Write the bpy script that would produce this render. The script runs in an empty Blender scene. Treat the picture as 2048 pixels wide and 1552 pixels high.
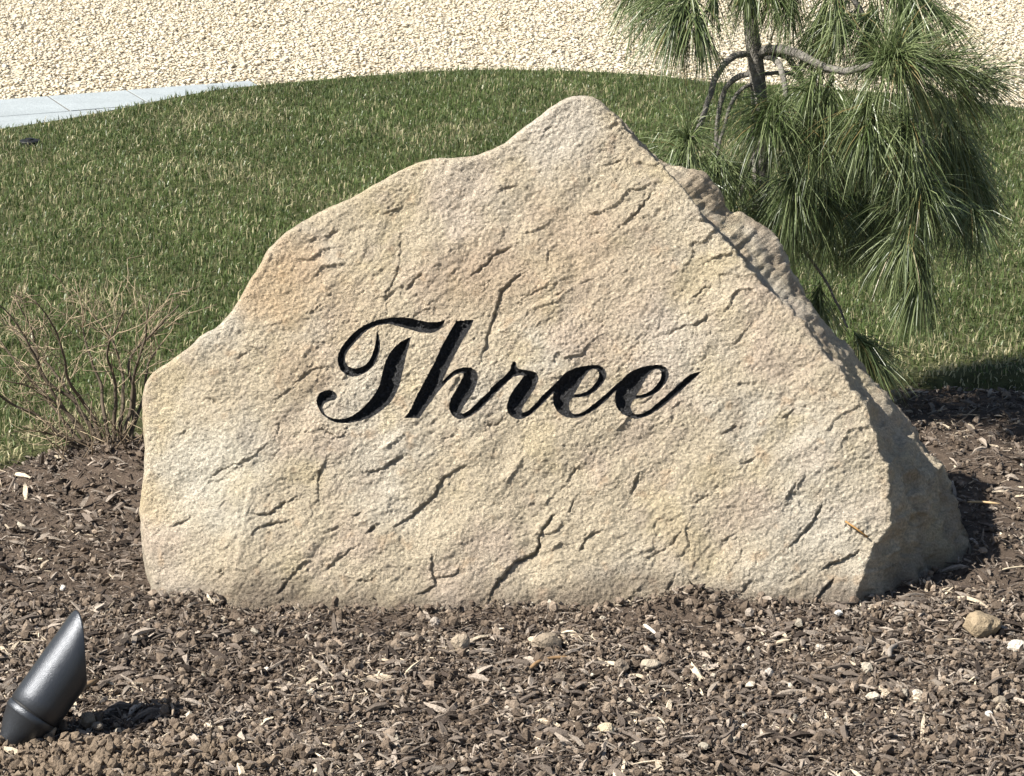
import bpy, math, random
import numpy as np
from mathutils import Vector, Matrix, kdtree
from mathutils.geometry import delaunay_2d_cdt

random.seed(7)
rng = np.random.default_rng(11)
scene = bpy.context.scene
C = bpy.context.collection
R = math.radians

# ------------------------------------------------------------------ camera
CAM_H, PITCH, FPX = 1.55, R(16.6), 5461.0
cam_d = bpy.data.cameras.new('camera')
cam = bpy.data.objects.new('camera', cam_d); C.objects.link(cam)
cam_d.sensor_width = 36.0
cam_d.lens = 36.0 * FPX / 2048.0
cam_d.clip_start, cam_d.clip_end = 0.05, 2000.0
cam.location = (0, 0, CAM_H)
cam.rotation_euler = (math.pi / 2 - PITCH, 0, 0)
scene.camera = cam

# ------------------------------------------------------------------ sky, sun, exposure
SUN_TO = Vector((-0.63, -0.25, 0.735)).normalized()
world = bpy.data.worlds.new('World'); scene.world = world; world.use_nodes = True
wn = world.node_tree
bg = next(n for n in wn.nodes if n.type == 'BACKGROUND')
sky = wn.nodes.new('ShaderNodeTexSky'); sky.sky_type = 'NISHITA'; sky.sun_disc = False
sky.sun_elevation = math.asin(SUN_TO.z)
sky.sun_rotation = math.atan2(SUN_TO.x, SUN_TO.y)
wn.links.new(sky.outputs[0], bg.inputs[0]); bg.inputs[1].default_value = 0.052
sun_d = bpy.data.lights.new('sun', 'SUN'); sun_d.energy = 4.6; sun_d.angle = R(0.53); sun_d.color = (1.0, 0.955, 0.88)
sun = bpy.data.objects.new('sun', sun_d); C.objects.link(sun)
sun.rotation_euler = (-SUN_TO).to_track_quat('-Z', 'Y').to_euler()
sun.location = (-4, -2, 6)
vs = scene.view_settings
scene.display_settings.display_device = 'sRGB'
vs.view_transform = 'Standard'; vs.look = 'None'; vs.exposure = 1.2; vs.gamma = 1.0; vs.use_curve_mapping = False

# ------------------------------------------------------------------ where a sight line meets a surface
SP, CP = math.sin(PITCH), math.cos(PITCH)
def ray(px, py):
    a, b = (px - 1024.0) / FPX, (776.0 - py) / FPX
    return np.array([a, CP + b * SP, -SP + b * CP])
CAMP = np.array([0, 0, CAM_H])
def gp(px, py, z=0.0):
    d = ray(px, py); return CAMP + d * ((z - CAM_H) / d[2])
def pp(px, py, Y):
    d = ray(px, py); return CAMP + d * (Y / d[1])

# ------------------------------------------------------------------ numpy noise
_perm = rng.permutation(512).astype(np.int64)
_grad = rng.normal(size=(512, 3)); _grad /= np.linalg.norm(_grad, axis=1)[:, None]
def perlin(p):
    p = np.asarray(p, float); i = np.floor(p).astype(np.int64); f = p - i
    w = f * f * f * (f * (f * 6 - 15) + 10)
    out = 0
    for dx in (0, 1):
        for dy in (0, 1):
            for dz in (0, 1):
                h = _perm[(_perm[(_perm[(i[:, 0] + dx) & 511] + i[:, 1] + dy) & 511] + i[:, 2] + dz) & 511]
                g = _grad[h]
                dot = g[:, 0] * (f[:, 0] - dx) + g[:, 1] * (f[:, 1] - dy) + g[:, 2] * (f[:, 2] - dz)
                wt = (w[:, 0] if dx else 1 - w[:, 0]) * (w[:, 1] if dy else 1 - w[:, 1]) * (w[:, 2] if dz else 1 - w[:, 2])
                out = out + dot * wt
    return out * 1.5
def fbm(p, octaves=4, gain=0.5):
    p = np.asarray(p, float); a, s, o = 1.0, 0.0, 0
    for k in range(octaves):
        o = o + a * perlin(p * (2.0 ** k) + 17.3 * k); s += a; a *= gain
    return o / s
def xyz(x, y, z=0.0):
    x = np.asarray(x, float); return np.stack([x, np.asarray(y, float) + 0 * x, z + 0 * x], 1)
def sstep(a, b, x):
    t = np.clip((x - a) / (b - a), 0, 1); return t * t * (3 - 2 * t)

# ------------------------------------------------------------------ mesh helpers
def mesh_np(name, verts, faces, tint=None, smooth=False):
    """faces: list of (m,k) int arrays; tint: (n,3)"""
    me = bpy.data.meshes.new(name)
    verts = np.ascontiguousarray(verts, dtype=np.float32)
    me.vertices.add(len(verts)); me.vertices.foreach_set('co', verts.ravel())
    if not isinstance(faces, list): faces = [faces]
    faces = [np.asarray(f, np.int32) for f in faces if len(f)]
    loops = np.concatenate([f.ravel() for f in faces])
    sizes = np.concatenate([np.full(len(f), f.shape[1], np.int32) for f in faces])
    starts = np.concatenate([[0], np.cumsum(sizes)[:-1]]).astype(np.int32)
    me.loops.add(len(loops)); me.loops.foreach_set('vertex_index', loops)
    me.polygons.add(len(sizes)); me.polygons.foreach_set('loop_start', starts)
    me.update(calc_edges=True); me.validate()
    me.polygons.foreach_set('use_smooth', np.full(len(me.polygons), smooth, bool))
    if tint is not None:
        at = me.color_attributes.new('tint', 'FLOAT_COLOR', 'POINT')
        c = np.ones((len(verts), 4), np.float32); c[:, :3] = tint
        at.data.foreach_set('color', c.ravel())
    return me
def obj(name, me, m, parent=None, loc=None):
    if m and not me.materials: me.materials.append(m)
    o = bpy.data.objects.new(name, me); C.objects.link(o)
    if loc is not None: o.location = loc
    if parent: o.parent = parent; o.matrix_parent_inverse = Matrix.Translation(-Vector(parent.location)) if loc is None else Matrix()
    return o
def tag(o, label=None, cat=None, group=None, kind=None):
    if label: o['label'] = label
    if cat: o['category'] = cat
    if group: o['group'] = group
    if kind: o['kind'] = kind
    return o
def thing(name, loc, label, cat, group=None):
    o = bpy.data.objects.new(name, None); C.objects.link(o); o.location = loc; o.empty_display_size = 0.05
    return tag(o, label, cat, group)
def rotm(e):
    """(n,3) euler -> (n,3,3)"""
    cx, cy, cz = np.cos(e).T; sx, sy, sz = np.sin(e).T
    m = np.empty((len(e), 3, 3))
    m[:, 0] = np.stack([cz * cy, cz * sy * sx - sz * cx, cz * sy * cx + sz * sx], 1)
    m[:, 1] = np.stack([sz * cy, sz * sy * sx + cz * cx, sz * sy * cx - cz * sx], 1)
    m[:, 2] = np.stack([-sy, cy * sx, cy * cx], 1)
    return m
def scatter(base_v, base_f, pos, eul, scl, jitter=0.0):
    """(k,3) template, copied n times -> verts, faces"""
    n, k = len(pos), len(base_v)
    v = base_v[None] * (1 + jitter * rng.uniform(-1, 1, (n, k, 3))) + 0.0
    v = v * scl[:, None, :]
    v = np.einsum('nij,nkj->nki', rotm(eul), v) + pos[:, None, :]
    f = [(bf[None] + (np.arange(n) * k)[:, None, None]).reshape(-1, bf.shape[1]) for bf in base_f]
    return v.reshape(-1, 3), f
PHI = (1 + 5 ** 0.5) / 2
ICO_V = np.array([(-1, PHI, 0), (1, PHI, 0), (-1, -PHI, 0), (1, -PHI, 0), (0, -1, PHI), (0, 1, PHI), (0, -1, -PHI), (0, 1, -PHI), (PHI, 0, -1), (PHI, 0, 1), (-PHI, 0, -1), (-PHI, 0, 1)]) / math.sqrt(1 + PHI * PHI)
ICO_F = np.array([(0, 11, 5), (0, 5, 1), (0, 1, 7), (0, 7, 10), (0, 10, 11), (1, 5, 9), (5, 11, 4), (11, 10, 2), (10, 7, 6), (7, 1, 8), (3, 9, 4), (3, 4, 2), (3, 2, 6), (3, 6, 8), (3, 8, 9), (4, 9, 5), (2, 4, 11), (6, 2, 10), (8, 6, 7), (9, 8, 1)])
BOX_V = np.array([(-.5, -.5, -.5), (.5, -.32, -.5), (.5, .32, -.5), (-.5, .5, -.5), (-.5, -.5, .5), (.5, -.32, .4), (.5, .32, .4), (-.5, .5, .5)])
BOX_F = np.array([(0, 3, 2, 1), (4, 5, 6, 7), (0, 1, 5, 4), (1, 2, 6, 5), (2, 3, 7, 6), (3, 0, 4, 7)])
def tube(pts, radii, n=7, cap=True):
    pts = np.asarray(pts, float); m = len(pts); radii = np.broadcast_to(radii, (m,)) if np.ndim(radii) == 0 else np.asarray(radii)
    t = np.gradient(pts, axis=0); t /= np.linalg.norm(t, axis=1)[:, None] + 1e-12
    ref = np.array([0.0, 1.0, 0.05]) if abs(t[0][1]) < 0.9 else np.array([1.0, 0, 0])
    V = []
    for i in range(m):
        a = np.cross(t[i], ref); a /= np.linalg.norm(a) + 1e-12; b = np.cross(t[i], a)
        ref = np.cross(a, t[i])
        ang = np.arange(n) * 2 * math.pi / n
        V.append(pts[i] + radii[i] * (np.cos(ang)[:, None] * a + np.sin(ang)[:, None] * b))
    V = np.concatenate(V); i = np.arange(m - 1)[:, None] * n; j = np.arange(n)[None]; j2 = (j + 1) % n
    F = np.stack([i + j, i + j2, i + n + j2, i + n + j], -1).reshape(-1, 4)
    T = []
    if cap:
        V = np.concatenate([V, pts[:1], pts[-1:]]); c0, c1 = m * n, m * n + 1
        T = [(c0, (k + 1) % n, k) for k in range(n)] + [(c1, (m - 1) * n + k, (m - 1) * n + (k + 1) % n) for k in range(n)]
    return V, F, np.array(T, int).reshape(-1, 3)
class Acc:
    def __init__(s): s.v, s.q, s.t, s.c, s.n = [], [], [], [], 0
    def add(s, v, q=None, t=None, c=None):
        s.v.append(v)
        if q is not None and len(q): s.q.append(np.asarray(q) + s.n)
        if t is not None and len(t): s.t.append(np.asarray(t) + s.n)
        if c is not None: s.c.append(np.broadcast_to(np.asarray(c, float), (len(v), 3)))
        s.n += len(v)
    def mesh(s, name, smooth=True):
        fs = []
        if s.q: fs.append(np.concatenate(s.q))
        if s.t: fs.append(np.concatenate(s.t))
        return mesh_np(name, np.concatenate(s.v), fs, np.concatenate(s.c) if s.c else None, smooth)
def spline(pts, step, closed=False, corner=55):
    """Catmull-Rom through pts, keeping sharp corners"""
    P = [np.asarray(p, float) for p in pts]; n = len(P); out = []
    def tan(i):
        if closed: a, b = P[(i - 1) % n], P[(i + 1) % n]
        else: a, b = P[max(i - 1, 0)], P[min(i + 1, n - 1)]
        d0, d1 = P[i] - a, b - P[i]
        l0, l1 = np.linalg.norm(d0), np.linalg.norm(d1)
        if corner and l0 > 1e-9 and l1 > 1e-9:
            if np.dot(d0, d1) / (l0 * l1) < math.cos(R(corner)): return None
        return (b - a) / (l0 + l1 + 1e-12)
    T = [tan(i) for i in range(n)]
    for i in range(n if closed else n - 1):
        a, b = P[i], P[(i + 1) % n]; L = np.linalg.norm(b - a)
        ta = T[i] if T[i] is not None else (b - a) / (L + 1e-12)
        tb = T[(i + 1) % n] if T[(i + 1) % n] is not None else (b - a) / (L + 1e-12)
        k = max(1, int(round(L / step)))
        for j in range(k):
            t = j / k; h1 = 2 * t**3 - 3 * t**2 + 1; h2 = t**3 - 2 * t**2 + t; h3 = -2 * t**3 + 3 * t**2; h4 = t**3 - t**2
            out.append(h1 * a + h2 * L * ta + h3 * b + h4 * L * tb)
    if not closed: out.append(P[-1])
    return np.array(out)
def inside(poly, q):
    poly = np.asarray(poly); res = np.zeros(len(q), bool)
    lo, hi = poly.min(0), poly.max(0)
    idx = np.where((q[:, 0] >= lo[0]) & (q[:, 0] <= hi[0]) & (q[:, 1] >= lo[1]) & (q[:, 1] <= hi[1]))[0]
    a, b = poly, np.roll(poly, -1, 0)
    for s in range(0, len(idx), 20000):
        k = idx[s:s + 20000]; x, y = q[k, 0][:, None], q[k, 1][:, None]
        c = (a[:, 1] > y) != (b[:, 1] > y)
        with np.errstate(divide='ignore', invalid='ignore'):
            xi = a[:, 0] + (y - a[:, 1]) * (b[:, 0] - a[:, 0]) / (b[:, 1] - a[:, 1])
        res[k] = (np.count_nonzero(c & (x < xi), axis=1) % 2).astype(bool)
    return res

# ------------------------------------------------------------------ materials
def mat(name, color=None, rough=0.8, spec=0.3, noise=None, bump=None, tint=False, metal=0.0, leaf=0.0):
    m = bpy.data.materials.new(name); m.use_nodes = True; t = m.node_tree
    p = next(n for n in t.nodes if n.type == 'BSDF_PRINCIPLED')
    p.inputs['Roughness'].default_value = rough; p.inputs['Specular IOR Level'].default_value = spec
    p.inputs['Metallic'].default_value = metal
    tc = t.nodes.new('ShaderNodeTexCoord'); src = None
    if tint:
        a = t.nodes.new('ShaderNodeAttribute'); a.attribute_name = 'tint'; src = a.outputs['Color']
    else:
        r = t.nodes.new('ShaderNodeRGB'); r.outputs[0].default_value = (*color, 1); src = r.outputs[0]
    for (sc, det, lo, hi) in (noise or []):
        nz = t.nodes.new('ShaderNodeTexNoise'); nz.inputs['Scale'].default_value = sc; nz.inputs['Detail'].default_value = det
        nz.inputs['Roughness'].default_value = 0.6
        t.links.new(tc.outputs['Object'], nz.inputs['Vector'])
        mr = t.nodes.new('ShaderNodeMapRange'); mr.inputs[1].default_value = 0.3; mr.inputs[2].default_value = 0.7
        mr.inputs[3].default_value = lo; mr.inputs[4].default_value = hi
        t.links.new(nz.outputs[0], mr.inputs[0])
        mx = t.nodes.new('ShaderNodeVectorMath'); mx.operation = 'SCALE'
        t.links.new(src, mx.inputs[0]); t.links.new(mr.outputs[0], mx.inputs['Scale']); src = mx.outputs[0]
    t.links.new(src, p.inputs['Base Color'])
    prev = None
    for (sc, det, dist) in (bump or []):
        nz = t.nodes.new('ShaderNodeTexNoise'); nz.inputs['Scale'].default_value = sc; nz.inputs['Detail'].default_value = det
        nz.inputs['Roughness'].default_value = 0.65
        t.links.new(tc.outputs['Object'], nz.inputs['Vector'])
        b = t.nodes.new('ShaderNodeBump'); b.inputs['Strength'].default_value = 1.0; b.inputs['Distance'].default_value = dist
        t.links.new(nz.outputs[0], b.inputs['Height'])
        if prev: t.links.new(prev, b.inputs['Normal'])
        prev = b.outputs[0]
    if prev: t.links.new(prev, p.inputs['Normal'])
    if leaf:                                                            # light passing through thin blades
        tr = t.nodes.new('ShaderNodeBsdfTranslucent'); mixn = t.nodes.new('ShaderNodeMixShader'); mixn.inputs[0].default_value = leaf
        out = next(n for n in t.nodes if n.type == 'OUTPUT_MATERIAL')
        t.links.new(src, tr.inputs[0]); t.links.new(p.outputs[0], mixn.inputs[1]); t.links.new(tr.outputs[0], mixn.inputs[2]); t.links.new(mixn.outputs[0], out.inputs[0])
    return m

M_STONE = mat('sandstone', rough=0.9, spec=0.15, tint=True, noise=[(16, 3, .92, 1.06), (260, 4, .72, 1.24)], bump=[(270, 7, .014), (560, 4, .005)])
M_PAINT = mat('black_letter_paint', (0.011, 0.011, 0.012), rough=0.42, spec=0.45, noise=[(300, 4, -2.8, 4.2)], bump=[(300, 4, .006)])
M_SOIL = mat('bed_soil', (0.105, 0.080, 0.061), rough=0.95, spec=0.1, noise=[(40, 5, .6, 1.4)], bump=[(260, 6, .006)])
M_CHIP = mat('mulch_chips', rough=0.85, spec=0.2, tint=True, noise=[(300, 3, .75, 1.25)], bump=[(500, 3, .002)])
M_CRUMB = mat('soil_crumbs', rough=0.95, spec=0.1, tint=True, noise=[(350, 4, .7, 1.25)], bump=[(420, 4, .003)])
M_GRAVEL = mat('pea_gravel', rough=0.8, spec=0.25, tint=True)
M_GRAVELBASE = mat('gravel_bed', (0.56, 0.50, 0.385), rough=0.95, spec=0.1, noise=[(90, 3, .7, 1.3)], bump=[(90, 4, .012)])
M_LAWNSOIL = mat('lawn_soil', (0.075, 0.08, 0.035), rough=0.95, spec=0.1, noise=[(60, 4, .6, 1.4)], bump=[(150, 4, .01)])
M_GRASS = mat('grass_blades', rough=0.42, spec=0.45, tint=True, leaf=.35)
M_NEEDLE = mat('pine_needles', rough=0.38, spec=0.45, tint=True, leaf=.18)
M_BARK = mat('pine_bark', (0.21, 0.195, 0.17), rough=0.9, spec=0.2, noise=[(90, 5, .55, 1.5)], bump=[(140, 5, .008)])
M_TWIG = mat('shrub_bark', rough=0.8, spec=0.25, tint=True, noise=[(120, 3, .7, 1.25)])
M_PAVER = mat('bluestone', (0.305, 0.335, 0.34), rough=0.75, spec=0.3, noise=[(9, 4, .9, 1.08), (120, 3, .92, 1.06)], bump=[(90, 4, .002)])
M_LAMP = mat('charcoal_powder_coat', (0.060, 0.064, 0.071), rough=0.34, spec=0.6, metal=0.7, bump=[(1000, 2, .0004)])
M_GASKET = mat('black_rubber', (0.008, 0.008, 0.008), rough=0.6)
M_LENS = mat('lamp_glass', (0.35, 0.37, 0.38), rough=0.08, spec=0.6)
M_GROUND = mat('far_ground', (0.45, 0.40, 0.30), rough=0.95, noise=[(3, 4, .85, 1.15)])
M_ROCK = mat('loose_stones', rough=0.9, spec=0.15, tint=True, noise=[(120, 4, .8, 1.2)], bump=[(260, 4, .004)])

# ------------------------------------------------------------------ ground layout
NEAR = [gp(*p)[:2] for p in ((-900, 1120), (-300, 1035), (0, 957), (60, 930), (130, 908), (230, 885), (420, 860), (700, 830), (1000, 808), (1300, 790), (1600, 780), (1800, 776), (1950, 771), (2100, 768), (2500, 765), (3200, 770))]
FAR = [gp(*p)[:2] for p in ((-1500, 480), (-700, 350), (0, 268), (150, 243), (300, 214), (430, 190), (550, 177), (700, 163), (850, 151), (1000, 147), (1150, 151), (1300, 161), (1420, 174), (1560, 178), (1750, 192), (1900, 207), (2048, 226), (2400, 280), (3000, 380), (3600, 500))]
def near_y(x): return np.interp(x, [p[0] for p in NEAR], [p[1] for p in NEAR])
def far_y(x): return np.interp(x, [p[0] for p in FAR], [p[1] for p in FAR])
STONE_Y0 = gp(1000, 1222)[1]
HEAP = gp(60, 1540)
TILT = R(27)
def bed_z(x, y):
    x = np.asarray(x, float); y = np.asarray(y, float)
    z = 0.016 * fbm(xyz(x * 3.1, y * 3.1, 4.4), 3) + 0.011 * fbm(xyz(x * 13, y * 13, 1.7), 3) + .005 * fbm(xyz(x * 34, y * 34, 6.7), 2)
    z = z + 0.030 * np.exp(-(((x - 0.30) / 0.10) ** 2 + ((y - STONE_Y0) / 0.055) ** 2))      # mulch pushed up on the stone
    z = z + 0.014 * np.exp(-(((x + 0.55) / 0.12) ** 2 + ((y - STONE_Y0 - .02) / 0.12) ** 2))
    z = z + 0.050 * np.exp(-(((x + 0.70) / 0.20) ** 2 + ((y - 4.66) / 0.14) ** 2))           # mound under the shrub
    z = z + 0.016 * np.exp(-(((x - HEAP[0] - .05) / 0.14) ** 2 + ((y - HEAP[1] + .03) / 0.07) ** 2))
    z = z - 0.012 * sstep(0.10, 0.0, np.abs(near_y(x) - y))
    return z
# big sheet to the horizon
g = mesh_np('ground', [(-400, -60, -.09), (400, -60, -.09), (400, 900, -.09), (-400, 900, -.09)], np.array([(0, 1, 2, 3)]))
tag(obj('ground', g, M_GROUND), kind='structure')
def sheet(name, xs, y0, y1, ny, zf, m):
    xs = np.asarray(xs); nx = len(xs)
    s = np.linspace(0, 1, ny)[:, None]; Y = y0(xs)[None] * (1 - s) + y1(xs)[None] * s
    X = np.broadcast_to(xs[None], Y.shape)
    v = np.stack([X.ravel(), Y.ravel(), zf(X.ravel(), Y.ravel())], 1)
    i, j = np.meshgrid(np.arange(ny - 1), np.arange(nx - 1), indexing='ij'); a = i * nx + j
    f = np.stack([a, a + 1, a + nx + 1, a + nx], -1).reshape(-1, 4)
    return tag(obj(name, mesh_np(name, v, f, smooth=True), m), kind='structure')
bxs = np.concatenate([np.linspace(-4, -1.25, 40)[:-1], np.linspace(-1.25, 1.45, 210), np.linspace(1.45, 4, 40)[1:]])
sheet('garden_bed', bxs, lambda x: 0 * x + 2.0, lambda x: near_y(x) + .05, 230, bed_z, M_SOIL)
lxs = np.linspace(-4, 4, 120)
def lawn_z(x, y): return 0.012 + 0.010 * fbm(xyz(np.asarray(x) * 1.3, np.asarray(y) * 1.3, 8.1), 2) - 0.045 * sstep(.05, -.03, np.asarray(y) - near_y(np.asarray(x)))
sheet('lawn', lxs, lambda x: near_y(x) - .03, lambda x: far_y(x) + .02, 200, lawn_z, M_LAWNSOIL)
sheet('gravel_drive', np.linspace(-9, 9, 60), lambda x: far_y(np.clip(x, -4, 4)) - .1, lambda x: 0 * x + 40.0, 60, lambda x, y: 0 * x - .016, M_GRAVELBASE)

# ------------------------------------------------------------------ the engraved boulder
ST = np.array([0, math.sin(TILT), math.cos(TILT)]); SN = np.array([0, -math.cos(TILT), math.sin(TILT)]); SO = np.array([0, STONE_Y0, 0.0])
def uv(px, py):
    d = ray(px, py); t = np.dot(SO - CAMP, SN) / np.dot(d, SN); p = CAMP + d * t - SO
    return np.array([p[0], np.dot(p, ST)])
def to3(u, v, h): return SO[None] + np.outer(u, (1, 0, 0)) + np.outer(v, ST) + np.outer(h, SN)
LEFT = [(292, 1290), (286, 1250), (286, 1205), (294, 1168), (284, 1140), (276, 1100), (271, 1050), (270, 1000), (275, 950), (279, 900), (277, 850), (275, 800), (282, 760), (300, 735), (340, 712), (375, 690), (400, 668), (430, 650), (455, 625), (475, 595), (492, 565), (515, 530), (535, 495), (560, 470), (600, 440), (650, 412), (700, 390), (750, 362), (800, 335), (850, 315), (900, 310), (950, 305), (1000, 285), (1040, 255), (1080, 225), (1110, 203), (1140, 189), (1175, 186), (1205, 199)]
RIDGE = [(1228, 224), (1255, 258), (1290, 297), (1328, 330), (1352, 362), (1377, 388), (1413, 441), (1469, 497), (1526, 568), (1597, 632), (1654, 710), (1696, 760), (1732, 816), (1757, 887), (1783, 951), (1778, 1000), (1785, 1043), (1753, 1093), (1736, 1140), (1719, 1192), (1712, 1240), (1706, 1300)]
n_left = None
ol = [uv(*p) for p in LEFT + RIDGE] 
out2 = spline(ol, 0.0032, closed=True, corner=75)
rs, re_ = uv(*RIDGE[0]), uv(*RIDGE[-1])
i_rs = int(np.argmin(np.linalg.norm(out2 - rs, axis=1))); i_re = int(np.argmin(np.linalg.norm(out2 - re_, axis=1)))
tg = np.roll(out2, -1, 0) - np.roll(out2, 1, 0); tg /= np.linalg.norm(tg, axis=1)[:, None]
onorm = np.stack([-tg[:, 1], tg[:, 0]], 1)
cen = out2.mean(0)
if np.mean(np.sum(onorm * (out2 - cen), 1)) < 0: onorm = -onorm
nO = len(out2); isr = np.zeros(nO); isr[i_rs:i_re + 1] = 1
kk = np.exp(-np.linspace(-2, 2, 25) ** 2); kk /= kk.sum()
isr_s = np.convolve(np.concatenate([isr[-12:], isr, isr[:12]]), kk, 'valid')
wob = fbm(xyz(out2[:, 0] * 38, out2[:, 1] * 38), 3)
out2 = out2 + onorm * (wob * (0.0022 + 0.0055 * isr_s))[:, None]

# lettering, traced as smooth outlines on the face
Z1 = lambda X, Y: uv(600 + X / 4.763, 610 + Y / 4.763)
Z2 = lambda X, Y: uv(980 + X / 4.6545, 690 + Y / 4.6545)
T_TOP = [(1380, 140), (1370, 180), (1350, 215), (1300, 252), (1240, 268), (1170, 265), (1100, 250), (1040, 230), (980, 212), (920, 197), (860, 185), (810, 185), (760, 192), (690, 217), (620, 262), (540, 345), (490, 400), (452, 450), (432, 495), (432, 535), (448, 568), (475, 592), (520, 605), (570, 598), (620, 575), (655, 540), (680, 495), (700, 440), (715, 390), (725, 330), (732, 252), (752, 290), (763, 340), (765, 400), (755, 460), (735, 520), (700, 580), (650, 630), (600, 660), (540, 680), (490, 680), (440, 663), (400, 635), (375, 595), (360, 550), (361, 500), (372, 450), (395, 400), (450, 330), (520, 260), (600, 200), (700, 155), (780, 133), (860, 122), (940, 117), (1020, 120), (1100, 135), (1170, 152), (1230, 162), (1290, 163), (1330, 158), (1360, 150)]
T_STEM = [(1072, 298), (1050, 335), (1040, 390), (1025, 440), (1010, 500), (995, 570), (980, 640), (965, 700), (945, 770), (910, 850), (870, 915), (820, 970), (760, 1020), (690, 1065), (620, 1095), (540, 1117), (460, 1130), (380, 1130), (310, 1112), (250, 1078), (205, 1032), (175, 982), (160, 930), (162, 890), (180, 850), (210, 825), (250, 810), (290, 810), (325, 825), (348, 850), (352, 880), (335, 905), (300, 915), (265, 925), (235, 945), (220, 975), (225, 1010), (245, 1045), (280, 1075), (330, 1090), (390, 1092), (440, 1082), (500, 1057), (560, 1013), (620, 958), (670, 903), (710, 850), (745, 790), (770, 720), (785, 650), (800, 590), (820, 530), (845, 480), (880, 430), (920, 385), (970, 345), (1020, 318)]
H_ = [(1490, 150), (1660, 142), (1610, 250), (1550, 345), (1500, 440), (1450, 535), (1400, 640), (1360, 725), (1400, 690), (1450, 645), (1510, 615), (1570, 603), (1630, 610), (1675, 640), (1695, 690), (1690, 740), (1670, 800), (1640, 860), (1600, 920), (1570, 960), (1545, 1000), (1532, 1030), (1550, 1040), (1590, 1025), (1640, 985), (1700, 925), (1780, 850), (1840, 790), (1840, 880), (1800, 918), (1720, 1000), (1650, 1052), (1590, 1082), (1530, 1094), (1480, 1077), (1440, 1037), (1422, 985), (1428, 930), (1448, 880), (1478, 830), (1508, 780), (1533, 730), (1555, 690), (1555, 660), (1530, 660), (1480, 680), (1430, 715), (1380, 760), (1330, 815), (1290, 865), (1250, 920), (1200, 990), (1140, 1083), (988, 1080), (1050, 1000), (1100, 890), (1180, 740), (1270, 570), (1350, 400), (1420, 270)]
R_ = [(0, 422), (80, 343), (150, 278), (185, 235), (200, 190), (210, 165), (230, 157), (245, 170), (245, 205), (270, 225), (330, 240), (390, 250), (430, 270), (449, 305), (442, 350), (422, 400), (392, 450), (360, 500), (320, 560), (292, 610), (302, 634), (340, 623), (390, 583), (450, 518), (510, 453), (560, 408), (640, 330), (640, 430), (600, 445), (540, 502), (480, 562), (420, 617), (370, 657), (320, 682), (270, 694), (220, 682), (180, 652), (160, 612), (158, 565), (173, 510), (203, 450), (243, 390), (285, 335), (315, 292), (290, 287), (230, 297), (180, 332), (120, 392), (60, 452), (0, 497)]
E_ = [(592, 430), (600, 400), (620, 360), (650, 320), (690, 280), (740, 245), (800, 220), (870, 200), (940, 190), (1000, 190), (1050, 210), (1077, 245), (1082, 290), (1062, 340), (1022, 395), (972, 440), (912, 475), (850, 491), (790, 496), (765, 507), (743, 532), (735, 570), (742, 610), (765, 638), (800, 648), (850, 638), (900, 608), (960, 558), (1020, 508), (1080, 458), (1130, 410), (1220, 325), (1220, 405), (1180, 424), (1130, 472), (1070, 532), (1010, 582), (950, 627), (890, 657), (840, 677), (780, 687), (720, 679), (660, 652), (620, 612), (595, 562), (586, 500)]
E_HOLE = [(780, 468), (800, 440), (822, 400), (850, 350), (880, 300), (920, 250), (958, 228), (995, 231), (1013, 262), (1011, 300), (990, 345), (950, 395), (900, 435), (840, 460)]
E2_ = [(1172, 430), (1180, 400), (1200, 360), (1230, 320), (1270, 280), (1320, 245), (1380, 220), (1450, 200), (1520, 189), (1580, 189), (1630, 208), (1657, 243), (1663, 290), (1643, 340), (1603, 395), (1553, 440), (1493, 475), (1430, 494), (1372, 500), (1347, 507), (1322, 532), (1312, 570), (1318, 610), (1335, 635), (1370, 645), (1420, 637), (1480, 603), (1560, 538), (1640, 468), (1720, 398), (1800, 328), (1860, 280), (1910, 258), (1972, 249), (1930, 287), (1860, 350), (1780, 425), (1700, 496), (1620, 564), (1540, 622), (1470, 662), (1400, 683), (1350, 688), (1290, 674), (1230, 645), (1190, 598), (1170, 545), (1164, 480)]
E2_HOLE = [(1360, 468), (1380, 440), (1402, 400), (1430, 350), (1460, 300), (1500, 250), (1538, 228), (1575, 229), (1594, 258), (1592, 300), (1570, 345), (1530, 395), (1480, 435), (1420, 460)]
def loop(pts, Z):
    l = spline([Z(*p) for p in pts], 0.0013, closed=True, corner=50)
    return l + .0011 * np.stack([fbm(xyz(l[:, 0] * 240, l[:, 1] * 240, 3), 2), fbm(xyz(l[:, 0] * 240, l[:, 1] * 240, 8), 2)], 1)      # slightly chipped edges
LET = [[loop(T_TOP, Z1)], [loop(T_STEM, Z1)], [loop(H_, Z1)], [loop(R_, Z2)], [loop(E_, Z2), loop(E_HOLE, Z2)], [loop(E2_, Z2), loop(E2_HOLE, Z2)]]
let_id = [0, 0, 1, 2, 3, 4]
allp = np.concatenate([q for l in LET for q in l]); lo_l, hi_l = allp.min(0), allp.max(0)

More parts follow.
